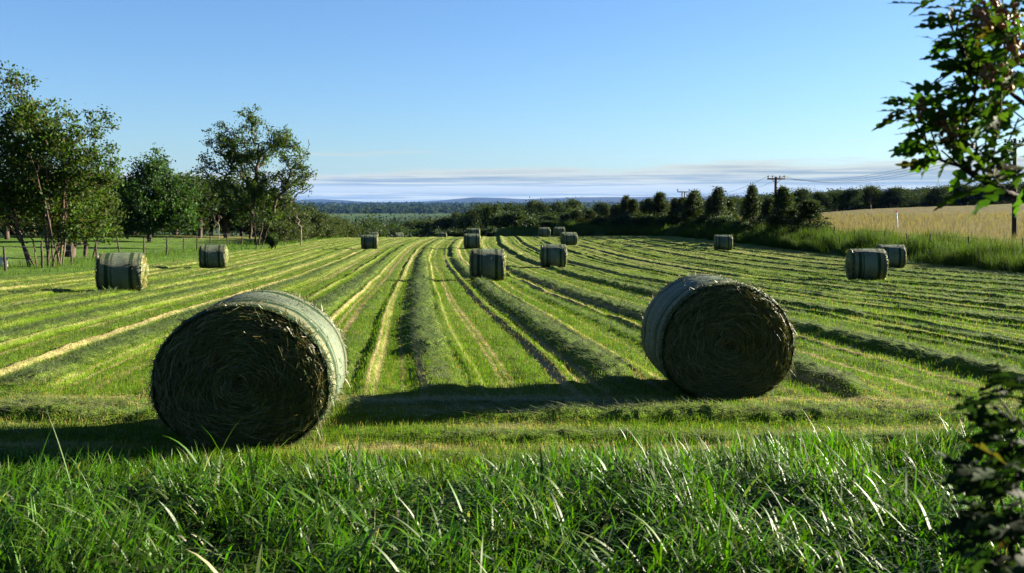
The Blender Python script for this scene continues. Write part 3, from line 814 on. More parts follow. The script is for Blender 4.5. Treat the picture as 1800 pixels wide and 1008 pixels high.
# --- dense tree just behind it
rng = np.random.default_rng(102)
Y2 = 60; x, y, z = onground(176, Y2)
lob = px_lobes([(150, 330, 55, 60, 0), (185, 370, 35, 45, .6), (120, 380, 50, 45, 0), (90, 350, 50, 60, 1), (170, 300, 30, 30, 0)], 150, 445, Y2)
cen = lobes_points(lob, 300, rng, .35); cen = cen[cen[:, 2] > .7]
tree_obj('leafy_tree', 'dense olive green tree tucked behind the many-stemmed tree', 'tree', onground(150, Y2), [trunkline((0, 0, -.1), (.2, 0, 2.2), 6, rng), trunkline((.3, .2, -.1), (.9, .1, 2.2), 6, rng)], cen, rng,
         dict(centers=cen, n_each=48, spread=.3, size=.19, base=(.058, .095, .014)), rtip=.014, expo=.45)

# --- round oak-like tree in the paddock
rng = np.random.default_rng(103)
Y3 = 92; x, y, z = onground(263, Y3)
lob = px_lobes([(270, 298, 36, 38, 0), (262, 350, 60, 48, 0), (222, 355, 30, 34, .5), (300, 345, 45, 45, 1), (232, 375, 32, 36, 0), (300, 385, 45, 26, .5), (250, 392, 45, 20, 0), (330, 380, 18, 30, 0)], 263, 427, Y3)
cen = lobes_points(lob, 520, rng, .45); cen = cen[cen[:, 2] > .9]
tree_obj('round_tree', 'rounded dark green tree with a short trunk standing alone in the paddock', 'tree', (x, y, z), [trunkline((0, 0, -.1), (.1, 0, 3.5), 8, rng, .05)], cen, rng,
         dict(centers=cen, n_each=44, spread=.34, size=.26, base=(.042, .098, .016)), rtip=.016, expo=.48)

# --- tall spreading tree at the field's edge
rng = np.random.default_rng(104)
Y4 = 80; x, y, z = onground(455, Y4)
lob = px_lobes([(450, 215, 30, 28, 0), (405, 245, 34, 30, 0), (430, 275, 50, 34, .6), (495, 250, 34, 34, 0), (520, 280, 30, 28, 0), (370, 290, 22, 22, 0), (400, 320, 30, 26, -.6), (455, 330, 42, 34, 0), (500, 320, 34, 24, .5), (535, 310, 22, 18, 0), (480, 370, 26, 20, 0), (430, 365, 26, 22, 0)], 455, 433, Y4)
lob = [(a * 1.05, b, c, d * 1.04, e * 1.04, f * 1.08) for a, b, c, d, e, f in lob]
cen = lobes_points(lob, 430, rng, .3)
s = Y4 / FPX
tr = [trunkline((-.15, 0, -.1), (-.45, .1, 3.2), 7, rng, .04), trunkline((-.45, .1, 3.2), (.15, .2, 8.4), 10, rng, .1),
      trunkline((.1, 0, -.1), (1.3, -.1, 2.9), 7, rng, .05), trunkline((1.3, -.1, 2.9), (2.7, 0, 6.2), 8, rng, .1),
      trunkline((0, 0, .3), (.6, .3, 4.2), 7, rng, .06), trunkline((-.4, .1, 2.7), (-2.6, 0, 5.6), 8, rng, .1), trunkline((1.0, -.1, 2.2), (3.6, .2, 4.6), 8, rng, .12)]
# bare twigs reaching out of the crown
e0 = []; e1 = []
for (ax, az, bx, bz) in ((3.3, 6.3, 4.1, 8.0), (3.6, 5.2, 4.6, 6.3), (4.1, 8.0, 4.2, 8.7), (3.8, 7.0, 4.35, 7.6), (-2.2, 3.6, -4.6, 4.5), (-4.6, 4.5, -5.2, 5.6), (-3.4, 4.1, -3.9, 5.4), (-2, 3.2, -3.8, 3.3), (2.2, 3, 3.2, 3.6), (3.4, 4.4, 4.5, 5.0)):
    m = trunkline((ax, 0, az), (bx, rng.normal(0, .2), bz), 5, rng, .06)
    e0.append(m[:-1]); e1.append(m[1:])
e0 = np.concatenate(e0); e1 = np.concatenate(e1)
tree_obj('spreading_tree', 'tall open-crowned tree with a forked pale trunk at the edge of the field', 'tree', (x, y, z), tr, cen, rng,
         dict(centers=cen, n_each=42, spread=.24, size=.19, base=(.056, .112, .012), tipcol=(.11, .14, .025), tipfrac=.2), bark='bark', rtip=.022, expo=.46,
         extra=(e0, e1, np.full(len(e0), .03), np.full(len(e0), .02)))

# --- leafy suckers at the foot of the tall tree and shrubs of the far hedge
def shrub(name, label, loc, w, h, rng, base, group=None, size=.17, ncen=60, n_each=60, cat='bush', d=None, bark='bark', leafmat='leaf', trunkh=.3):
    lob = [(rng.uniform(-.4, .4) * w, rng.uniform(-.35, .35) * (d or w), h * rng.uniform(.4, .7), w * rng.uniform(.35, .6), (d or w) * rng.uniform(.35, .6), h * rng.uniform(.25, .4)) for _ in range(6)]
    cen = lobes_points(lob, ncen, rng, .35); cen[:, 2] = np.clip(cen[:, 2], .12 * h, h)
    tr = [trunkline((0, 0, -.1), (rng.uniform(-.3, .3) * w, 0, h * trunkh + .1), 4, rng, .03) for _ in range(3)]
    return tree_obj(name, label, cat, loc, tr, cen, rng, dict(centers=cen, n_each=n_each, spread=.16 * min(w, h), size=size, base=base), rtip=.012, expo=.42, group=group, bark=bark, leafmat=leafmat, nside=5, parts=('stems', 'foliage'))
rng = np.random.default_rng(105)
shrub('leafy_bush', 'small dark bush at the foot of the tall open-crowned tree', onground(478, 79), .6, 1.2, rng, (.04, .075, .015))

HG = 'shrubs of the hedge along the far field edge'
hl = 'bushy hedge shrub in the line beyond the tall open-crowned tree'
hp = [shrub('hedge_shrub', hl, (0, 0, 0), 1.9, 2.3 + .3 * k, np.random.default_rng(110 + k), (.048, .07, .016), HG, .2, 90, 60) for k in range(3)]
spots = [(495, 92), (512, 95), (528, 99), (540, 103), (552, 107), (562, 111), (573, 116), (583, 121), (592, 127), (600, 133), (608, 139), (520, 104), (548, 118), (570, 128), (590, 138), (620, 146), (505, 100), (535, 112)]
for i, (px, yy) in enumerate(spots):
    o = hp[i] if i < 3 else copy_tree(hp[i % 3])
    x, y, z = onground(px, yy); x = min(x, xleft(yy) - 1.2)
    o.location = (x - R.uniform(0, .6), y, gz(x, y) - .05); o.rotation_euler = (0, 0, R.uniform(0, 6.28)); sc_ = R.uniform(.85, 1.2); o.scale = (sc_, sc_, sc_ * R.uniform(.85, 1.1))

# --- trees behind the paddock
BGp = 'trees closing the back of the paddock'
bl = 'dark bushy tree at the back of the paddock behind the tall trees'
def broad(seed, h, w, base, n=160, ne=44, size=.3, trunkf=.3, name='paddock_tree', label=bl, group=BGp, nl=9, bark='bark', leafmat='leaf', shell=.4, open_=1.0):
    rng = np.random.default_rng(seed)
    lob = []
    for k in range(nl):
        a = rng.uniform(0, 2 * PI); rr = rng.uniform(.1, .62) * w; hh = h * rng.uniform(trunkf + .12, .86)
        lw = w * rng.uniform(.28, .5) * open_; lob.append((rr * math.cos(a), rr * math.sin(a), hh, lw, lw, h * rng.uniform(.10, .2)))
    lob.append((0, 0, h * .84, w * .38, w * .38, h * .16))
    cen = lobes_points(lob, n, rng, shell); cen = cen[cen[:, 2] > h * trunkf * .8]
    tr = [trunkline((0, 0, -.2), (rng.normal(0, .1) * w, rng.normal(0, .1) * w, h * .6), 7, rng, .06)]
    return tree_obj(name, label, 'tree', (0, 0, 0), tr, cen, rng, dict(centers=cen, n_each=ne, spread=.085 * h * open_, size=size, base=base), bark=bark, rtip=.03, expo=.42, group=group, leafmat=leafmat, nside=5)
pb = [broad(120, 6.5, 3.0, (.036, .062, .014)), broad(121, 5.5, 3.2, (.045, .07, .016), trunkf=.2), broad(122, 7.5, 3.3, (.03, .055, .015))]
spots = [(-40, 88), (12, 95), (62, 100), (120, 105), (165, 112), (200, 118), (342, 128), (372, 122), (400, 130), (350, 108), (425, 126), (440, 112), (398, 112), (462, 124), (485, 130), (515, 138), (310, 135), (235, 130), (30, 120), (90, 125), (150, 132), (540, 150), (-20, 110)]
for i, (px, yy) in enumerate(spots):
    o = pb[i] if i < 3 else copy_tree(pb[i % 3])
    x, y, z = onground(px, yy); o.location = (x, y, z - .05); o.rotation_euler = (0, 0, R.uniform(0, 6.28))
    top = 312 if px < 420 else 338
    s_ = (zat(top + R.uniform(-6, 22), yy) - z) / (6.5, 5.5, 7.5)[i % 3]; s_ = np.clip(s_, .5, 1.5); o.scale = (s_ * R.uniform(1.2, 1.5), s_ * R.uniform(1.2, 1.5), s_)

sl = 'dark shrub filling the back edge of the paddock'
for i in range(34):
    px = R.uniform(-40, 560); yy = R.uniform(118, 150)
    o = copy_tree(hp[i % 3]); o['label'] = sl; o['group'] = 'shrubs at the back of the paddock'
    x, y, z = onground(px, yy); o.location = (x, y, z - .05); o.rotation_euler = (0, 0, R.uniform(0, 6.28)); sc_ = R.uniform(1.3, 2.0); o.scale = (sc_, sc_, sc_ * R.uniform(.8, 1.0))

# --- bare dead saplings
def bare(label, loc, h, seed):
    rng = np.random.default_rng(seed); root = empty('dead_sapling', loc); tag(root, label, 'dead tree')
    tip = rng.uniform(-1, 1, (16, 3)) * np.array([.8, .6, .35 * h]) * .6 + np.array([0, 0, h * .72])
    p0, p1, r0, r1 = grow([trunkline((0, 0, -.1), (.1, 0, h * .5), 6, rng, .04)], tip, rng, 3, .1, .018, .5)
    v, f = tubes(p0, p1, r0, r1, 5); mobj('branches', npmesh('branches', v, [f], M['palebark'], True), root)
bare('bare dead sapling beside the hedge past the tall open-crowned tree', onground(528, 90), 3.3, 130)
bare('grey leafless dead tree standing in the paddock before the dark trees', onground(384, 104), 3.0, 131)

# --- conifers along the bank
CG = 'dark conifers in the row above the grassy bank'
def conifer(seed, h, w):
    rng = np.random.default_rng(seed)
    n = 210
    t = rng.random(n) ** .8; hh = h * (.08 + .92 * t)
    rad = w * np.clip((1.02 - t) ** .85, .03, 1) * np.clip(.55 + t * 4, 0, 1) * rng.uniform(.35, 1.05, n) * (1 + .25 * np.sin(t * 14 + seed))
    a = rng.uniform(0, 2 * PI, n); cen = np.stack([rad * np.cos(a), rad * np.sin(a), hh], 1)
    return tree_obj('conifer', '', 'tree', (0, 0, 0), [trunkline((0, 0, -.1), (0, 0, h * .95), 10, rng, .015)], cen, rng,
                    dict(centers=cen, n_each=44, spread=.16, size=.17, base=(.032, .056, .013), tipcol=(.075, .075, .02), tipfrac=.12, aspect=.4), rtip=.011, expo=.4, group=CG, nside=5, leafmat='leaf', upbias=-.2)
cp = [conifer(140 + k, h, w) for k, (h, w) in enumerate(((4.2, 1.25), (4.0, 1.05), (4.4, 1.35), (3.8, 1.2)))]
CS = [(1410, 80, 363), (1378, 86, 345), (1360, 91, 352), (1330, 95, 346), (1308, 98, 352), (1262, 108, 346), (1247, 111, 356), (1226, 113, 344), (1206, 119, 353), (1180, 124, 350), (1163, 127, 354), (1140, 128, 353), (1119, 131, 354), (1092, 134, 356), (1078, 136, 368), (1049, 137, 380), (1014, 140, 372), (1003, 143, 378), (1393, 84, 372), (1345, 97, 366), (1318, 100, 360), (1277, 110, 362), (1236, 115, 364), (1215, 121, 350), (1192, 123, 362), (1171, 128, 362), (1150, 130, 348), (1130, 133, 362), (1105, 136, 360), (1062, 139, 366), (1035, 141, 374)]
rngc = np.random.default_rng(147)
CLAB = {0: 'small rounded conifer at the near end of the row, overlooking the ripe grass', 15: 'small stunted conifer at the far end of the row', 14: 'short conifer beside the stunted one at the far end of the row',
        5: 'broad conifer standing directly above the lone bale by the bank', 7: 'slim spiky-topped conifer, tallest in the middle of the row'}
for i, (px, yy, top) in enumerate(CS):
    o = cp[i] if i < 4 else copy_tree(cp[i % 4])
    x, y, z = onground(px, yy); x = max(x, xright(yy) + 1.6)
    z = gz(x, y); o.location = (x, y, z - .05); o.rotation_euler = (0, 0, R.uniform(0, 6.28))
    s_ = (zat(top, yy) - z) / (4.2, 4.0, 4.4, 3.8)[i % 4]; wd_ = max(s_, .8) * rngc.uniform(1.2, 2.0); o.location.x += rngc.uniform(-.5, .9); o.scale = (wd_, wd_ * rngc.uniform(.9, 1.1), s_ * rngc.uniform(1.0, 1.3))
    o['label'] = CLAB.get(i, 'dark green conifer among the close row along the grassy bank')

# --- bushes on the crest in front of the woodland
bg2 = 'low bushes beyond the crest of the field'
bp = [shrub('crest_bush', 'low dark bush just beyond the crest of the mown field', (0, 0, 0), 2.0, 2.2, np.random.default_rng(150 + k), (.036, .062, .018), bg2, .24, 80, 50) for k in range(3)]
BS = [(905, 148, 2.4), (930, 150, 2.2), (1010, 147, 2.6), (1035, 146, 1.6), (970, 152, 2.2), (625, 158, 2.6), (640, 165, 3.2), (660, 172, 3.5), (690, 180, 3.2), (720, 190, 3.0), (745, 185, 2.6), (770, 195, 3), (800, 180, 2.6), (830, 178, 2.6), (860, 170, 2.6), (885, 165, 2.6), (612, 150, 2.3), (1060, 142, 1.4), (1095, 139, 1.2)]
for i, (px, yy, h) in enumerate(BS):
    o = bp[i] if i < 3 else copy_tree(bp[i % 3])
    x, y, z = onground(px, yy); o.location = (x, y, z - .1); s_ = h / 2.0; o.scale = (s_ * 1.1, s_ * 1.1, s_); o.rotation_euler = (0, 0, R.uniform(0, 6.28))

gl = 'low dark bush filling a gap between the conifers along the grassy bank'
for i in range(24):
    yy = 80 + 60 * rngc.random(); x = float(xright(yy)) + rngc.uniform(2.0, 4.0); o = copy_tree(bp[i % 3])
    o['label'] = gl; o['group'] = 'low bushes between the conifers'; o.location = (x, yy, gz(x, yy) - .1); s_ = rngc.uniform(.4, .72); o.scale = (s_ * 1.2, s_ * 1.2, s_); o.rotation_euler = (0, 0, rngc.uniform(0, 6.28))

# --- woodland of tall gums beyond the field
WG = 'gum trees of the woodland beyond the field'
wl = 'tall gum tree in the woodland beyond the crest of the field'
wp = [broad(160 + k, h, w, c, 150, 44, .42, .2, 'gum_tree', wl, WG, 8, 'palebark', 'farleaf', .35, .95)
      for k, (h, w, c) in enumerate(((9, 3.4, (.040, .066, .020)), (10, 3.0, (.034, .058, .019)), (8, 3.6, (.05, .075, .02)), (9.5, 3.8, (.030, .05, .018)), (8.5, 2.8, (.056, .075, .02)), (11, 3.6, (.04, .062, .02))))]
hts = (9, 10, 8, 9.5, 8.5, 11)
rngw = np.random.default_rng(170)
wc = 0
def plant(px, yy, top):
    global wc
    k = wc % 6; o = wp[k] if wc < 6 else copy_tree(wp[k]); wc += 1
    x, y, z = onground(px, yy)
    s_ = np.clip((zat(top, yy) - z) / hts[k], .45, 1.6)
    o.location = (x, y, z - .1); o.rotation_euler = (0, 0, rngw.uniform(0, 6.28)); w_ = s_ * rngw.uniform(.9, 1.15); o.scale = (w_, w_, s_)
    return o
for i in range(64):                      # middle block, in front of the cypress row's far end
    px = rngw.uniform(820, 1300); yy = rngw.uniform(185, 330)
    plant(px, yy, np.interp(px, [820, 850, 930, 1000, 1100, 1200, 1300], [372, 362, 357, 354, 357, 355, 352]) + rngw.uniform(-4, 12))
for i in range(26):                      # lower ones down the slope
    px = rngw.uniform(650, 860); yy = rngw.uniform(230, 420)
    plant(px, yy, np.interp(px, [650, 700, 760, 830, 860], [402, 396, 384, 372, 368]) + rngw.uniform(-3, 12))
for i in range(170):                      # wood behind the ripe paddock
    px = rngw.uniform(1290, 1830); yy = rngw.uniform(190, 320)
    o = plant(px, yy, np.interp(px, [1290, 1400, 1450, 1600, 1700, 1800], [350, 345, 340, 337, 335, 334]) + rngw.uniform(-6, 18))
    o.scale = (o.scale[0] * 1.7, o.scale[1] * 1.7, o.scale[2]); o['label'] = 'dark leafy gum tree in the wood behind the ripe tan paddock'; o['group'] = 'gum trees of the wood behind the ripe paddock'

# --- far forest on the plain
def build_far_forest():
    rng = np.random.default_rng(180); V = []; F = []; C = []; o = 0
    def mass(n, d0, d1, a0, a1, hmin, hmax, size, seed, cov=.0, m=16):
        nonlocal o
        d = rng.uniform(d0, d1, n); th = np.radians(rng.uniform(a0, a1, n)); x, y = d * np.sin(th), d * np.cos(th)
        if cov: 
            k = fbm(x / 260, y / 200, 2, seed) > cov; x, y = x[k], y[k]
        n = len(x); h = rng.uniform(hmin, hmax, n); z = H(x, y)
        cen = np.repeat(np.stack([x, y, z + h * .55], 1), m, 0)
        p = cen + rng.normal(0, 1, (n * m, 3)) * np.stack([np.repeat(h * .33, m), np.repeat(h * .33, m), np.repeat(h * .24, m)], 1)
        dd = rng.normal(0, 1, (n * m, 3)); dd /= np.linalg.norm(dd, axis=1, keepdims=True)
        s = np.cross(dd, rng.normal(0, 1, (n * m, 3))); s /= np.linalg.norm(s, axis=1, keepdims=True)
        L = (size * rng.uniform(.6, 1.3, n * m) * np.repeat(h / hmax, m))[:, None]
        v = np.stack([p - dd * L, p + s * L * .6, p + dd * L, p - s * L * .6], 1).reshape(-1, 3)
        c = np.repeat(np.repeat(vary((.032, .05, .02), n, .35, .1, rng), m, 0), 4, 0)
        V.append(v); F.append(np.arange(len(v)).reshape(-1, 4) + o); C.append(c); o += len(v)
    mass(2600, 2300, 2900, -22, 30, 9, 16, 4.5, 181)
    mass(3200, 2900, 4200, -24, 30, 9, 17, 6, 182)
    mass(2200, 4200, 7000, -24, 30, 10, 18, 8, 183)
    mass(900, 430, 900, -9, 12, 7, 12, .8, 184, .45, 60)
    mass(500, 900, 1300, -14, -1, 6, 10, 1.2, 185, .55, 40)
    mass(1100, 330, 900, 12, 32, 6, 10, .8, 186, .0, 60)
    me = npmesh('distant_forest', np.concatenate(V), [np.concatenate(F)], M['farleaf'], False, np.concatenate(C))
    tag(mobj('distant_forest', me), 'distant dark forest covering the plain towards the horizon', 'forest', kind='stuff')
build_far_forest()

# --- blue hills on the horizon
def build_hills():
    px = np.linspace(-200, 2000, 220)
    def ridge(name, dist, prof, depth, seed, lab):
        ys = np.interp(px, prof[0], prof[1]) - 3.5 + 1.6 * (fbm(px / 55, px * 0, 3, seed) - .5) * 2
        prof_t = np.array([0, .25, .5, .75, 1, 1.3, 1.8]); hh = np.array([0, .35, .68, .9, 1, .8, 0])
        V = []
        for t, k in zip(prof_t, hh):
            d = dist + (t - 1) * depth
            top = ZC + (352 - ys) / FPX * dist
            z = -34 + (top + 34) * k * (1 + (0 if k == 1 else 1) * .15 * (fbm(px / 30, px * 0 + t * 9, 2, seed + 4) - .5))
            V.append(np.stack([(px - 900) / FPX * d, np.full_like(px, d), z], -1))
        V = np.array(V); n = len(px); m = len(prof_t)
        i = np.arange(m - 1)[:, None] * n; j = np.arange(n - 1)[None]
        f = np.stack([i + j, i + j + 1, i + n + j + 1, i + n + j], -1).reshape(-1, 4)
        tag(mobj(name, npmesh(name, V.reshape(-1, 3), [f], M['hill'], True)), lab, 'hills', kind='structure')
    ridge('distant_hills', 11500, ([-200, 520, 560, 640, 700, 780, 830, 880, 920, 1000, 1080, 1180, 1300, 1400, 1500, 1650, 2000], [352, 355, 354, 358, 359, 356, 352, 351, 354, 351, 350, 350, 347, 344, 336, 337, 334]), 1500, 191, 'low blue hills along the horizon')
    ridge('nearer_hills', 8200, ([-200, 900, 1000, 1080, 1150, 1250, 1300, 1350, 1450, 1550, 2000], [366, 362, 358, 356, 357, 354, 352, 353, 345, 342, 340]), 900, 195, 'wooded rise in front of the low blue hills')
build_hills()

# ------------------------------------------------------------------ fences
def fence(name, label, pts, h, lean, wires, seed, r=.055, group=None):
    rng = np.random.default_rng(seed); x0, y0 = pts[0][:2]
    z0 = gz(x0, y0); root = empty(name, (x0, y0, z0)); tag(root, label, 'fence', group)
    tops = []
    for i, p in enumerate(pts):
        x, y = p[:2]; z = gz(x, y); hh = (p[2] if len(p) > 2 else h) * rng.uniform(.92, 1.08)
        lx, ly = rng.normal(0, lean, 2)
        b = MB(); n = 5; P = trunkline((x - x0, y - y0, z - z0 - .2), (x - x0 + lx * hh, y - y0 + ly * hh, z - z0 + hh), n, rng, .008)
        b.tube(P, np.linspace(r * 1.1, r * .85, n) * rng.uniform(.8, 1.2), 7)
        b.obj('post', M['post'], root, True); tops.append((P[0], P[-1]))
    for w in wires:
        b = MB()
        for (a0, a1), (b0, b1) in zip(tops[:-1], tops[1:]):
            p = a0 + (a1 - a0) * w; q = b0 + (b1 - b0) * w
            mid = (p + q) / 2 - np.array([0, 0, .03]); b.tube([p, mid, q], .007, 4)
        b.obj('wire', M['wire'], root)
    return root
fl = []
for yy in (40, 44, 47.5, 51, 54.5, 58, 62, 66, 70, 74.5, 79, 84, 89, 94, 99.5, 105):
    fl.append((float(xleft(yy)) - 3.2 - (.6 if yy > 75 else 0) + R.normal(0, .12), yy, 1.25 if yy not in (58, ) else 1.5))
fence('wire_fence', 'old post and wire fence between the mown field and the tree paddock', fl, 1.15, .05, (.45, .72, .93), 201)
fr = []
for yy in (40, 43, 45.5, 48.5, 51.5, 54, 57.5, 61, 65, 69, 73.5, 78, 83, 89, 96, 103):
    fr.append((float(xright(yy)) + 3.0 + R.normal(0, .35), yy + R.normal(0, .3)))
fence('wire_fence', 'leaning post and wire fence half buried in the grassy bank', fr, .95, .10, (.5, .75, .95), 202, .045)

# low rail and trough among the stems of the left tree, stump, marker
x, y, z = onground(3, 49)
b = MB(); b.box((0, 0, .22), (.55, .45, .44), .3, .92); b.box((0, 0, .46), (.62, .52, .05), .3)
o = b.obj('stone_block', M['concrete']); o.location = (x, y, z); tag(o, 'squat pale stone block beside the foot of the many-stemmed tree', 'stone')
rng = np.random.default_rng(210)
x, y, z = onground(123, 62)
ro = empty('tree_stump', (x, y, z)); tag(ro, 'broken dark tree stump in the paddock beyond the wire fence', 'stump')
b = MB(); b.tube(trunkline((0, 0, -.1), (.1, 0, .95), 6, rng, .03), [.42, .34, .3, .28, .27, .2], 9); b.obj('trunk', M['bark'], ro, True)
b = MB(); b.tube(trunkline((.15, 0, .5), (.75, .1, 1.05), 5, rng, .03), [.14, .12, .1, .09, .05], 7); b.obj('branch_stub', M['bark'], ro, True)
b = MB(); b.tube(trunkline((-.1, 0, .6), (-.35, -.1, 1.3), 5, rng, .03), [.15, .12, .1, .08, .04], 7); b.obj('branch_stub', M['bark'], ro, True)

# marker post in the ripe grass
y = 88; x = xat(1577, y, -.4); z = gz(x, y); hz = zat(370, y) - z
ro = empty('marker_post', (x, y, z)); tag(ro, 'thin white marker post with a red cap leaning in the ripe grass', 'marker post')
b = MB(); b.tube([(0.06, 0, -.2), (0, 0, hz * .5), (-.1, 0, hz * .9)], [.06, .055, .05], 8); b.obj('post', M['white'], ro, True)
b = MB(); b.tube([(-.1, 0, hz * .9), (-.125, 0, hz)], [.07, .06], 8); b.obj('cap', M['red'], ro, True)

# ------------------------------------------------------------------ power line
def pole_thing(label, loc, h, lean=(0, 0)):
    ro = empty('power_pole', loc); tag(ro, label, 'power pole', 'poles of the power line')
    return ro
def insulator(b, x, y, z, s=1.0):
    b.tube([(x, y, z), (x, y, z + .10 * s), (x, y, z + .11 * s), (x, y, z + .2 * s), (x, y, z + .21 * s), (x, y, z + .30 * s)], np.array([.03, .03, .085, .085, .055, .05]) * s, 7)
# near pole
yA = 70.0; xA = xat(1782, yA, -.6); zA = gz(xA, yA); hA = 7.0
ro = pole_thing('tall dark power pole rising behind the overhanging leaves', (xA, yA, zA), hA)
topA = np.array([-.22, 0, hA])
b = MB(); b.tube([(0.05, 0, -.5), (-.08, 0, hA * .5), topA], [.17, .15, .115], 12); b.obj('post', M['pole'], ro, True)
b = MB(); dirl = np.array([-.42, .91, 0]); perp = np.array([.91, .42, 0])
c = topA + np.array([0, -.16, -.45]); b.box(c, (2.3, .11, .13), math.atan2(perp[1], perp[0])); b.obj('crossarm', M['pole'], ro)
attA = []
for k in (-1.05, -.4, .4, 1.05):
    b = MB(); q = c + perp * k + np.array([0, 0, .06]); insulator(b, *q, 1.0); b.obj('insulator', M['ceramic'], ro, True); attA.append(np.array([xA, yA, zA]) + q + np.array([0, 0, .3]))
# pole above the conifers
yB = 140.0; xB = xat(1363, yB, 2); zB = gz(xB, yB); hB = zat(311, yB) - zB
ro = pole_thing('dark power pole with one crossarm standing above the conifers', (xB, yB, zB), hB)
b = MB(); b.tube([(0, 0, -.5), (0, 0, hB * .5), (0, 0, hB)], [.22, .2, .17], 10); b.obj('post', M['pole'], ro, True)
b = MB(); b.box((0, -.2, hB - .3), (2.5, .16, .2), .02); b.obj('crossarm', M['pole'], ro)
for s_ in (-1, 1):
    b = MB(); b.tube([(s_ * .62, -.19, hB - .35), (0, -.19, hB - 1.0)], .035, 5); b.obj('brace', M['wire'], ro)
attB = []
for k in (-1.12, -.5, .5, 1.12):
    b = MB(); insulator(b, k, -.2, hB - .22, 1.3); b.obj('insulator', M['ceramic'], ro, True); attB.append(np.array([xB + k, yB - .2, zB + hB + .1]))
# double pole farther off
yC = 250.0; xC = xat(1201, yC, 2); zC = gz(xC, yC); hC = zat(337, yC) - zC
ro = pole_thing('distant double-legged power pole with upturned arm ends', (xC, yC, zC), hC)
for s_ in (-.32, .32):
    b = MB(); b.tube([(s_, 0, -.5), (s_, 0, hC)], [.14, .12], 8); b.obj('leg', M['pole'], ro, True)
b = MB(); b.box((0, -.16, hC - .1), (3.0, .16, .22)); b.obj('crossarm', M['pole'], ro)
attC = []
for k in (-1.45, 1.45):
    b = MB(); insulator(b, k, -.16, hC, 2.2); b.obj('insulator', M['ceramic'], ro, True); attC.append(np.array([xC + k, yC - .16, zC + hC + .6]))
def cable(a, b_, sag, label, group, r=.011, n=28):
    t = np.linspace(0, 1, n)[:, None]; a = np.array(a); P = a + (np.array(b_) - a) * t; P[:, 2] -= sag * 4 * (t * (1 - t))[:, 0]
    m = MB(); m.tube(P - a, r, 5); o = m.obj('power_cable', M['wire']); o.location = a; tag(o, label, 'power cable', group)
for i, (p, q) in enumerate(zip(attA, attB)):
    cable(p, q, 1.5 + .12 * i, 'thin power cable sagging from the tall pole down to the pole above the conifers', 'cables of the nearer span', .014)
cable(attB[0], attC[0], 2.2, 'thin power cable running on from the pole above the conifers', 'cables of the farther span', .02)
cable(attB[3], attC[1], 2.2, 'thin power cable running on from the pole above the conifers', 'cables of the farther span', .02)

# ------------------------------------------------------------------ overhanging leaves close to the camera
def lobed_leaf():
    """flat outline of a lobed leaf, unit length along +X, as (verts, tris)"""
    half = [(0, .02), (.12, .05), (.20, .17), (.27, .24), (.32, .22), (.34, .12), (.38, .09), (.47, .24), (.56, .31), (.61, .28), (.60, .15), (.64, .10), (.73, .19), (.81, .20), (.83, .13), (.84, .07), (.93, .06), (1.0, 0)]
    up = np.array([(x, y, 0) for x, y in half]); dn = up * np.array([1, -1, 1])
    mid = np.array([(x, 0, 0) for x, y in half])
    n = len(half); v = np.concatenate([up, mid, dn]); q = []
    for i in range(n - 1):
        q.append((n + i, n + i + 1, i + 1, i)); q.append((2 * n + i, 2 * n + i + 1, n + i + 1, n + i))
    return v, np.array(q)
LV, LQ = lobed_leaf()
def put_leaves(pos, direc, size, rng, base, droop=.25, fold=.25, wide=1.0):
    n = len(pos); d = direc / np.linalg.norm(direc, axis=1, keepdims=True)
    up = np.array([0, 0, 1.]) + rng.normal(0, .55, (n, 3)); s = np.cross(up, d); s /= np.linalg.norm(s, axis=1, keepdims=True); nn = np.cross(d, s)
    vx = LV[None, :, 0]; vy = LV[None, :, 1] * wide
    bend = -droop * rng.uniform(.3, 1.6, n)[:, None] * vx ** 2; fo = fold * rng.uniform(.3, 1.5, n)[:, None] * np.abs(vy)
    wob = .06 * np.sin(vx * 9 + rng.uniform(0, 6, n)[:, None]) * np.sign(vy) * np.abs(vy) * 2
    P = pos[:, None] + size[:, None, None] * (d[:, None] * vx[..., None] + s[:, None] * vy[..., None] + nn[:, None] * (bend + fo + wob)[..., None])
    m = LV.shape[0]; q = (np.arange(n) * m)[:, None, None] + LQ[None]
    c = vary(base, n, .35, .12, rng); g = rng.random(n) < .05; c[g] = vary((.10, .09, .02), int(g.sum()), .3, .1, rng)
    return P.reshape(-1, 3), q.reshape(-1, 4), np.repeat(c[:, None], m, 1).reshape(-1, 3)

def pxd(px, py, y):
    d = ray(px, py); t = y / d[1]; return np.array([d[0] * t, y, ZC + d[2] * t])

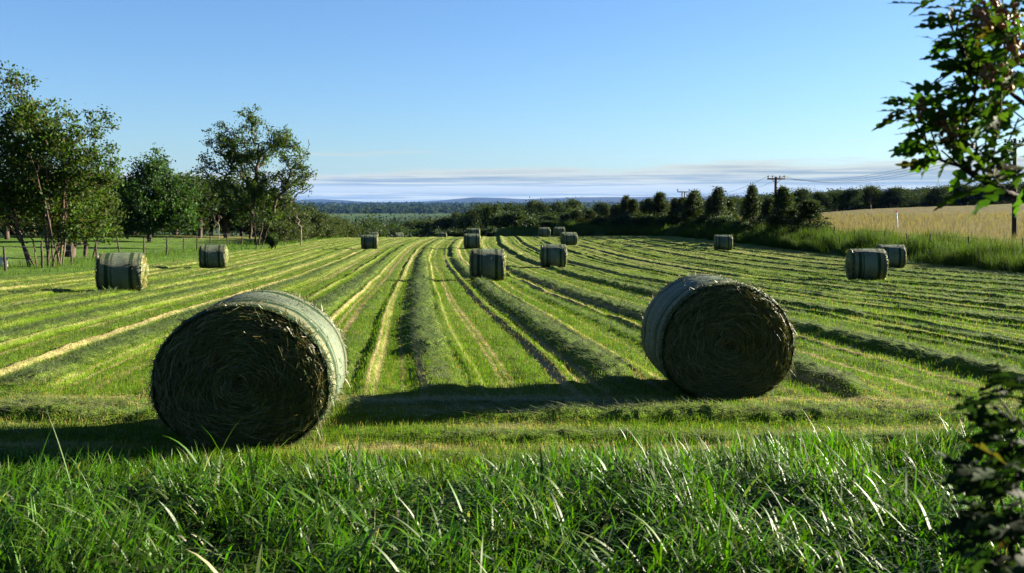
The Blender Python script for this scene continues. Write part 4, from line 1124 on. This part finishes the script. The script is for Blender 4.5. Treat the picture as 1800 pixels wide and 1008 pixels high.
def build_overhang():
    rng = np.random.default_rng(301)
    base = np.array([2.75, 3.1, gz(2.75, 3.1)])
    ro = empty('lobed_leaf_tree', base); tag(ro, 'overhanging tree branch with lobed green leaves and brown seed clusters, close to the camera', 'tree')
    tips = []; tw = []
    # sprays seen in the photograph: (px, py, distance, spread in m, number)
    sprays = [(1665, 25, 2.55, .07, 5), (1690, 60, 2.5, .08, 7), (1720, 30, 2.5, .09, 8), (1760, 20, 2.6, .10, 9), (1795, 40, 2.6, .1, 8),
              (1690, 100, 2.55, .07, 5), (1720, 110, 2.45, .1, 9), (1765, 90, 2.6, .1, 9), (1795, 130, 2.5, .1, 9), (1715, 160, 2.5, .09, 8), (1760, 160, 2.45, .1, 9),
              (1690, 180, 2.6, .07, 7), (1735, 205, 2.55, .09, 8), (1790, 210, 2.55, .1, 9), (1660, 205, 2.6, .06, 6), (1625, 200, 2.6, .06, 6), (1600, 195, 2.6, .05, 5), (1620, 225, 2.6, .05, 5),
              (1650, 240, 2.58, .05, 5), (1640, 275, 2.6, .04, 3), (1655, 265, 2.55, .05, 4), (1680, 240, 2.55, .06, 5), (1715, 245, 2.55, .06, 4), (1750, 250, 2.5, .06, 5), (1745, 310, 2.4, .05, 2), (1785, 260, 2.5, .07, 5), (1765, 330, 2.4, .05, 3), (1795, 300, 2.45, .06, 3), (1755, 175, 2.8, .12, 8), (1790, 80, 2.85, .12, 9), (1730, 70, 2.8, .1, 6),
              (1830, 60, 2.6, .12, 10), (1840, 150, 2.6, .12, 10), (1840, 230, 2.6, .12, 9), (1850, 310, 2.6, .1, 8), (1830, -40, 2.6, .12, 10), (1760, -40, 2.6, .12, 9), (1700, -40, 2.6, .1, 7)]
    cen = []
    lp = []; ld = []; ls = []
    for (px, py, dd, spd, n) in sprays:
        c = pxd(px, py, dd); cen.append(c)
        for _ in range(int(n * (1.4 if px < 1700 else 2.2 if px < 1820 else .5))):
            o = rng.normal(0, 1, 3) * spd * np.array([.8, 1.0, .75]); lp.append(c + o * .45)
            dr = np.array([-1.0, rng.normal(0, .6), .02]) + o / spd * .55 + rng.normal(0, .3, 3); ld.append(dr); ls.append(rng.uniform(.055, .108))
    # unseen side of the crown, kept low and added to shade the lower shrub
    for _ in range(110):
        c = np.array([rng.uniform(1.75, 4.2), rng.uniform(2.3, 4.3), 0]); c[2] = rng.uniform(1.0, 2.05)
        if c[0] / c[1] < .62 + .04: continue
        cen.append(c)
        for _ in range(7):
            o = rng.normal(0, 1, 3); lp.append(c + o * .05); ld.append(o + np.array([-.2, 0, -.2])); ls.append(rng.uniform(.07, .12))
    lp = np.array(lp); ld = np.array(ld); ls = np.array(ls); cen = np.array(cen)
    rel = cen - base
    # main limbs as seen: a bough that dips along the lower edge of the foliage
    b1 = np.array([pxd(px, py, d) for px, py, d in ((1900, 352, 2.75), (1830, 356, 2.7), (1770, 340, 2.62), (1735, 322, 2.58), (1700, 300, 2.56), (1678, 278, 2.56), (1655, 245, 2.58))]) - base
    b2 = np.array([pxd(px, py, d) for px, py, d in ((1830, 330, 2.7), (1790, 305, 2.65), (1750, 285, 2.6), (1718, 262, 2.58), (1700, 240, 2.56))]) - base
    b3 = np.array([pxd(px, py, d) for px, py, d in ((1900, 120, 2.8), (1840, 60, 2.7), (1780, 30, 2.6), (1710, 20, 2.55), (1680, 35, 2.52))]) - base
    b4 = np.array([pxd(px, py, d) for px, py, d in ((1880, 260, 2.7), (1810, 190, 2.6), (1760, 150, 2.55), (1715, 130, 2.5))]) - base
    tr0 = trunkline((0, 0, -.1), (.05, .05, 3.2), 9, rng, .03)
    def joint(b, k): return np.concatenate([[tr0[k]], [(tr0[k] + b[0]) / 2 + np.array([0, 0, -.05])], b])
    trunks = [tr0, joint(b1, 3), joint(b2, 4), joint(b3, 6), joint(b4, 5)]
    p0, p1, r0, r1 = grow(trunks, rel, rng, 3, .2, .0022, .48, .05)
    tr_ = np.linspace(.062, .022, len(tr0)); p0 = np.concatenate([p0, tr0[:-1]]); p1 = np.concatenate([p1, tr0[1:]]); r0 = np.concatenate([r0, tr_[:-1]]); r1 = np.concatenate([r1, tr_[1:]])
    v, f = tubes(p0, p1 + (p1 - p0) * .05, r0, r1, 7)
    mobj('branches', npmesh('branches', v, [f], M['twig'], True), ro)
    v, q, c = put_leaves(lp - base, ld, ls, rng, (.060, .130, .013), wide=.72)
    mobj('foliage', npmesh('foliage', v, [q], M['oakleaf'], True, c), ro)
    # brown clusters of seeds
    for (px, py, dd, n) in ((1720, 35, 2.48, 26), (1745, 20, 2.5, 30), (1775, 30, 2.5, 22), (1782, 75, 2.48, 20), (1625, 190, 2.58, 22), (1650, 215, 2.56, 14), (1675, 225, 2.52, 24), (1690, 245, 2.54, 16), (1745, 130, 2.42, 22), (1765, 140, 2.42, 18), (1790, 95, 2.45, 18)):
        c = pxd(px, py, dd) - base
        k = n; pp = c + np.clip(rng.normal(0, 1, (k, 3)), -1.7, 1.7) * .0145
        dv = rng.normal(0, 1, (k, 3)); dv[:, 2] -= .6; dv /= np.linalg.norm(dv, axis=1, keepdims=True)
        b = MB()
        for a, d in zip(pp, dv):
            L = rng.uniform(.012, .022); b.tube([a, a + d * L * .35, a + d * L * .7, a + d * L], [.0012, .0055, .0055, .001], 6)
        me = b.mesh('seed_cluster', M['seed'], True)
        at_ = me.color_attributes.new('tint', 'FLOAT_COLOR', 'POINT'); cc = np.ones((len(me.vertices), 4), np.float32); cc[:, :3] = vary((.20, .085, .025), len(me.vertices), .3, .1, rng); at_.data.foreach_set('color', cc.ravel())
        mobj('seed_cluster', me, ro)
build_overhang()

def build_lower_shrub():
    rng = np.random.default_rng(311)
    base = np.array([1.25, 1.9, gz(1.25, 1.9)])
    ro = empty('lobed_leaf_shrub', base); tag(ro, 'dark shaded leafy shrub close to the camera above the long grass', 'shrub')
    cen = []; lp = []; ld = []; ls = []
    for (px, py, dd, spd, n) in ((1772, 665, 1.72, .03, 4), (1740, 700, 1.7, .03, 4), (1790, 690, 1.7, .03, 4), (1775, 735, 1.65, .03, 4), (1800, 760, 1.6, .06, 8), (1760, 780, 1.6, .035, 4), (1740, 830, 1.55, .035, 5), (1790, 830, 1.55, .06, 9), (1720, 860, 1.55, .03, 3), (1760, 890, 1.5, .05, 8), (1795, 920, 1.5, .06, 9), (1735, 930, 1.5, .04, 5), (1765, 980, 1.5, .05, 7), (1800, 1000, 1.45, .06, 8), (1840, 720, 1.65, .06, 8), (1850, 850, 1.6, .08, 10), (1860, 960, 1.5, .08, 10)):
        c = pxd(px + 16, py, dd); cen.append(c)
        for _ in range(int(n * 1.9)):
            o = rng.normal(0, 1, 3) * spd; lp.append(c + o * .55); ld.append(np.array([-.8, rng.normal(0, .5), -.05]) + o / spd * .35); ls.append(rng.uniform(.05, .085))
    for _ in range(40):
        c = np.array([rng.uniform(1.05, 1.7), rng.uniform(1.5, 2.3), rng.uniform(.5, 1.5)])
        if c[0] / c[1] < .57: continue
        cen.append(c)
        for _ in range(8):
            o = rng.normal(0, 1, 3); lp.append(c + o * .05); ld.append(o); ls.append(rng.uniform(.06, .1))
    cen = np.array(cen)
    p0, p1, r0, r1 = grow([trunkline((0, 0, -.05), (.05, .05, 1.1), 6, rng, .02), trunkline((.05, 0, -.05), (-.15, -.1, .9), 6, rng, .02)], cen - base, rng, 3, .2, .0018, .45, .05)
    v, f = tubes(p0, p1, r0, r1, 6); mobj('branches', npmesh('branches', v, [f], M['twig'], True), ro)
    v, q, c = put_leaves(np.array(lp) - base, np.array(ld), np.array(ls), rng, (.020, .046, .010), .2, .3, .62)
    mobj('foliage', npmesh('foliage', v, [q], M['oakleaf'], True, c), ro)
build_lower_shrub()

def build_seedling():
    rng = np.random.default_rng(321)
    top = pxd(243, 1003, 1.75); base = np.array([top[0] + .05, top[1] + .1, gz(top[0], top[1])])
    ro = empty('seedling', base); tag(ro, 'blurred young plant with dark pointed leaves poking up close to the camera', 'plant')
    b = MB(); b.tube(trunkline((0, 0, -.03), top - base, 7, rng, .008), np.linspace(.005, .0025, 7), 6); b.obj('stem', M['twig'], ro, True)
    t = top - base
    pos = np.array([t, t, t + (0, 0, -.03), t + (0, 0, -.05), t + (0, 0, .0)]); dr = np.array([(-.8, -.2, .45), (.9, .1, .12), (.5, -.4, -.1), (-.5, -.5, -.2), (.25, .1, .5)]); sz = np.array([.085, .075, .06, .06, .05])
    v, q, c = put_leaves(pos, dr, sz, rng, (.045, .085, .014), .15, .2, .5); mobj('leaves', npmesh('leaves', v, [q], M['oakleaf'], True, c), ro)
build_seedling()

# ------------------------------------------------------------------ air
HAZE = 1.4e-5
b = MB(); b.box((0, 0, (-37 + 190) / 2), (29600, 29600, 227))
m, nt, nn, L = newmat('air')
pv = nn.new('ShaderNodeVolumePrincipled'); pv.inputs['Color'].default_value = (.13, .36, 1, 1); pv.inputs['Density'].default_value = HAZE; pv.inputs['Anisotropy'].default_value = 0
o = nn.new('ShaderNodeOutputMaterial'); L.new(pv.outputs[0], o.inputs['Volume'])
if HAZE > 0:
    hz = b.obj('haze', m); tag(hz, 'thin blue air between the field and the far hills', 'haze', kind='stuff')

# ------------------------------------------------------------------ sky and light
w = bpy.data.worlds.new('World'); sc.world = w; w.use_nodes = True
nt = w.node_tree; nn = nt.nodes; L = nt.links; nn.clear()
sky = nn.new('ShaderNodeTexSky'); sky.sky_type = 'NISHITA'; sky.sun_disc = False
sky.sun_elevation = SUN_EL; sky.sun_rotation = SUN_AZ
sky.air_density = 1.0; sky.dust_density = .35; sky.ozone_density = 2.2; sky.altitude = 50
bg = nn.new('ShaderNodeBackground'); bg.inputs['Strength'].default_value = .05
out = nn.new('ShaderNodeOutputWorld')
tc = nn.new('ShaderNodeTexCoord'); sx = nn.new('ShaderNodeSeparateXYZ'); L.new(tc.outputs['Generated'], sx.inputs[0])
def math_(op, a, b_=None, c=None):
    n = nn.new('ShaderNodeMath'); n.operation = op
    for i, k in enumerate((a, b_, c)):
        if k is None: continue
        if isinstance(k, (int, float)): n.inputs[i].default_value = k
        else: L.new(k, n.inputs[i])
    return n.outputs[0]
def mrange(v, a, b_, c, d, smooth=True):
    n = nn.new('ShaderNodeMapRange'); n.interpolation_type = 'SMOOTHSTEP' if smooth else 'LINEAR'
    for i, k in enumerate((a, b_, c, d)): n.inputs[1 + i].default_value = k
    L.new(v, n.inputs[0]); return n.outputs[0]
def cnoise(scl, det, rough=.55):
    mp = nn.new('ShaderNodeMapping'); mp.inputs['Scale'].default_value = scl; L.new(tc.outputs['Generated'], mp.inputs[0])
    n = nn.new('ShaderNodeTexNoise'); n.inputs['Scale'].default_value = 1; n.inputs['Detail'].default_value = det; n.inputs['Roughness'].default_value = rough
    L.new(mp.outputs[0], n.inputs['Vector']); return n.outputs[0]
Z = sx.outputs['Z']; X = sx.outputs['X']
# bank of stratus just above the horizon, higher towards the sun
edge = math_('MULTIPLY_ADD', X, .016, .0335)
nzA = cnoise((7, 7, 90), 5); nzB = cnoise((5, 5, 260), 6, .6); nzC = cnoise((16, 16, 420), 4)
edge = math_('ADD', edge, math_('MULTIPLY', math_('SUBTRACT', nzA, .5), .030))
band = mrange(math_('SUBTRACT', edge, Z), -.001, .007, 0, 1)
streak = mrange(math_('ADD', math_('MULTIPLY', nzB, .75), math_('MULTIPLY', nzC, .25)), .44, .58, 0, 1)
rim = mrange(math_('SUBTRACT', edge, Z), .004, .014, 1, 0)
streak = math_('MAXIMUM', streak, math_('MULTIPLY', rim, 1.0))
lowstrip = math_('MULTIPLY', mrange(Z, .004, .010, 0, 1), mrange(Z, .012, .016, 1, 0))
streak = math_('MAXIMUM', streak, math_('MULTIPLY', lowstrip, .8))
cc = nn.new('ShaderNodeMix'); cc.data_type = 'RGBA'; L.new(streak, cc.inputs[0])
cc.inputs[6].default_value = (.86, 1.06, 1.15, 1); cc.inputs[7].default_value = (1.74, 1.82, 1.56, 1)
wisp = math_('MULTIPLY', mrange(cnoise((3, 3, 60), 4), .60, .72, 0, .55), math_('MULTIPLY', mrange(Z, .03, .042, 0, 1), mrange(Z, .05, .062, 1, 0)))
tint = nn.new('ShaderNodeMix'); tint.data_type = 'RGBA'; tint.blend_type = 'MULTIPLY'; tint.inputs[0].default_value = 1; tint.inputs[7].default_value = (.278, .366, .500, 1)
L.new(sky.outputs[0], tint.inputs[6])
mx = nn.new('ShaderNodeMix'); mx.data_type = 'RGBA'; L.new(math_('MULTIPLY', math_('MAXIMUM', band, wisp), .92), mx.inputs[0]); L.new(tint.outputs[2], mx.inputs[6]); L.new(cc.outputs[2], mx.inputs[7])
L.new(mx.outputs[2], bg.inputs[0]); L.new(bg.outputs[0], out.inputs[0])

sun = bpy.data.lights.new('sun', 'SUN'); sun.energy = 5.0; sun.angle = math.radians(.5); sun.color = (1, .90, .72)
so = link(bpy.data.objects.new('sun', sun))
sd = Vector((math.sin(SUN_AZ) * math.cos(SUN_EL), math.cos(SUN_AZ) * math.cos(SUN_EL), math.sin(SUN_EL)))
so.rotation_euler = sd.to_track_quat('Z', 'Y').to_euler(); so.location = (60, 20, 40)

cam = bpy.data.cameras.new('camera'); cam.lens = 35; cam.sensor_width = 36; cam.clip_start = .05; cam.clip_end = 60000
cam.dof.use_dof = True; cam.dof.focus_distance = 20; cam.dof.aperture_fstop = 6.3
co = link(bpy.data.objects.new('camera', cam)); co.location = (0, 0, ZC); co.rotation_euler = (PI / 2 - PITCH, 0, 0)
sc.camera = co

sc.view_settings.view_transform = 'Standard'; sc.view_settings.look = 'None'; sc.view_settings.gamma = 1; sc.view_settings.exposure = 3.0
sc.cycles.use_denoising = True; sc.cycles.denoiser = 'OPENIMAGEDENOISE'; sc.cycles.denoising_prefilter = 'NONE'; sc.cycles.denoising_input_passes = 'RGB_ALBEDO_NORMAL'
sc.cycles.max_bounces = 8; sc.cycles.diffuse_bounces = 3; sc.cycles.transmission_bounces = 4; sc.cycles.volume_bounces = 0; sc.cycles.transparent_max_bounces = 6
sc.render.film_transparent = False
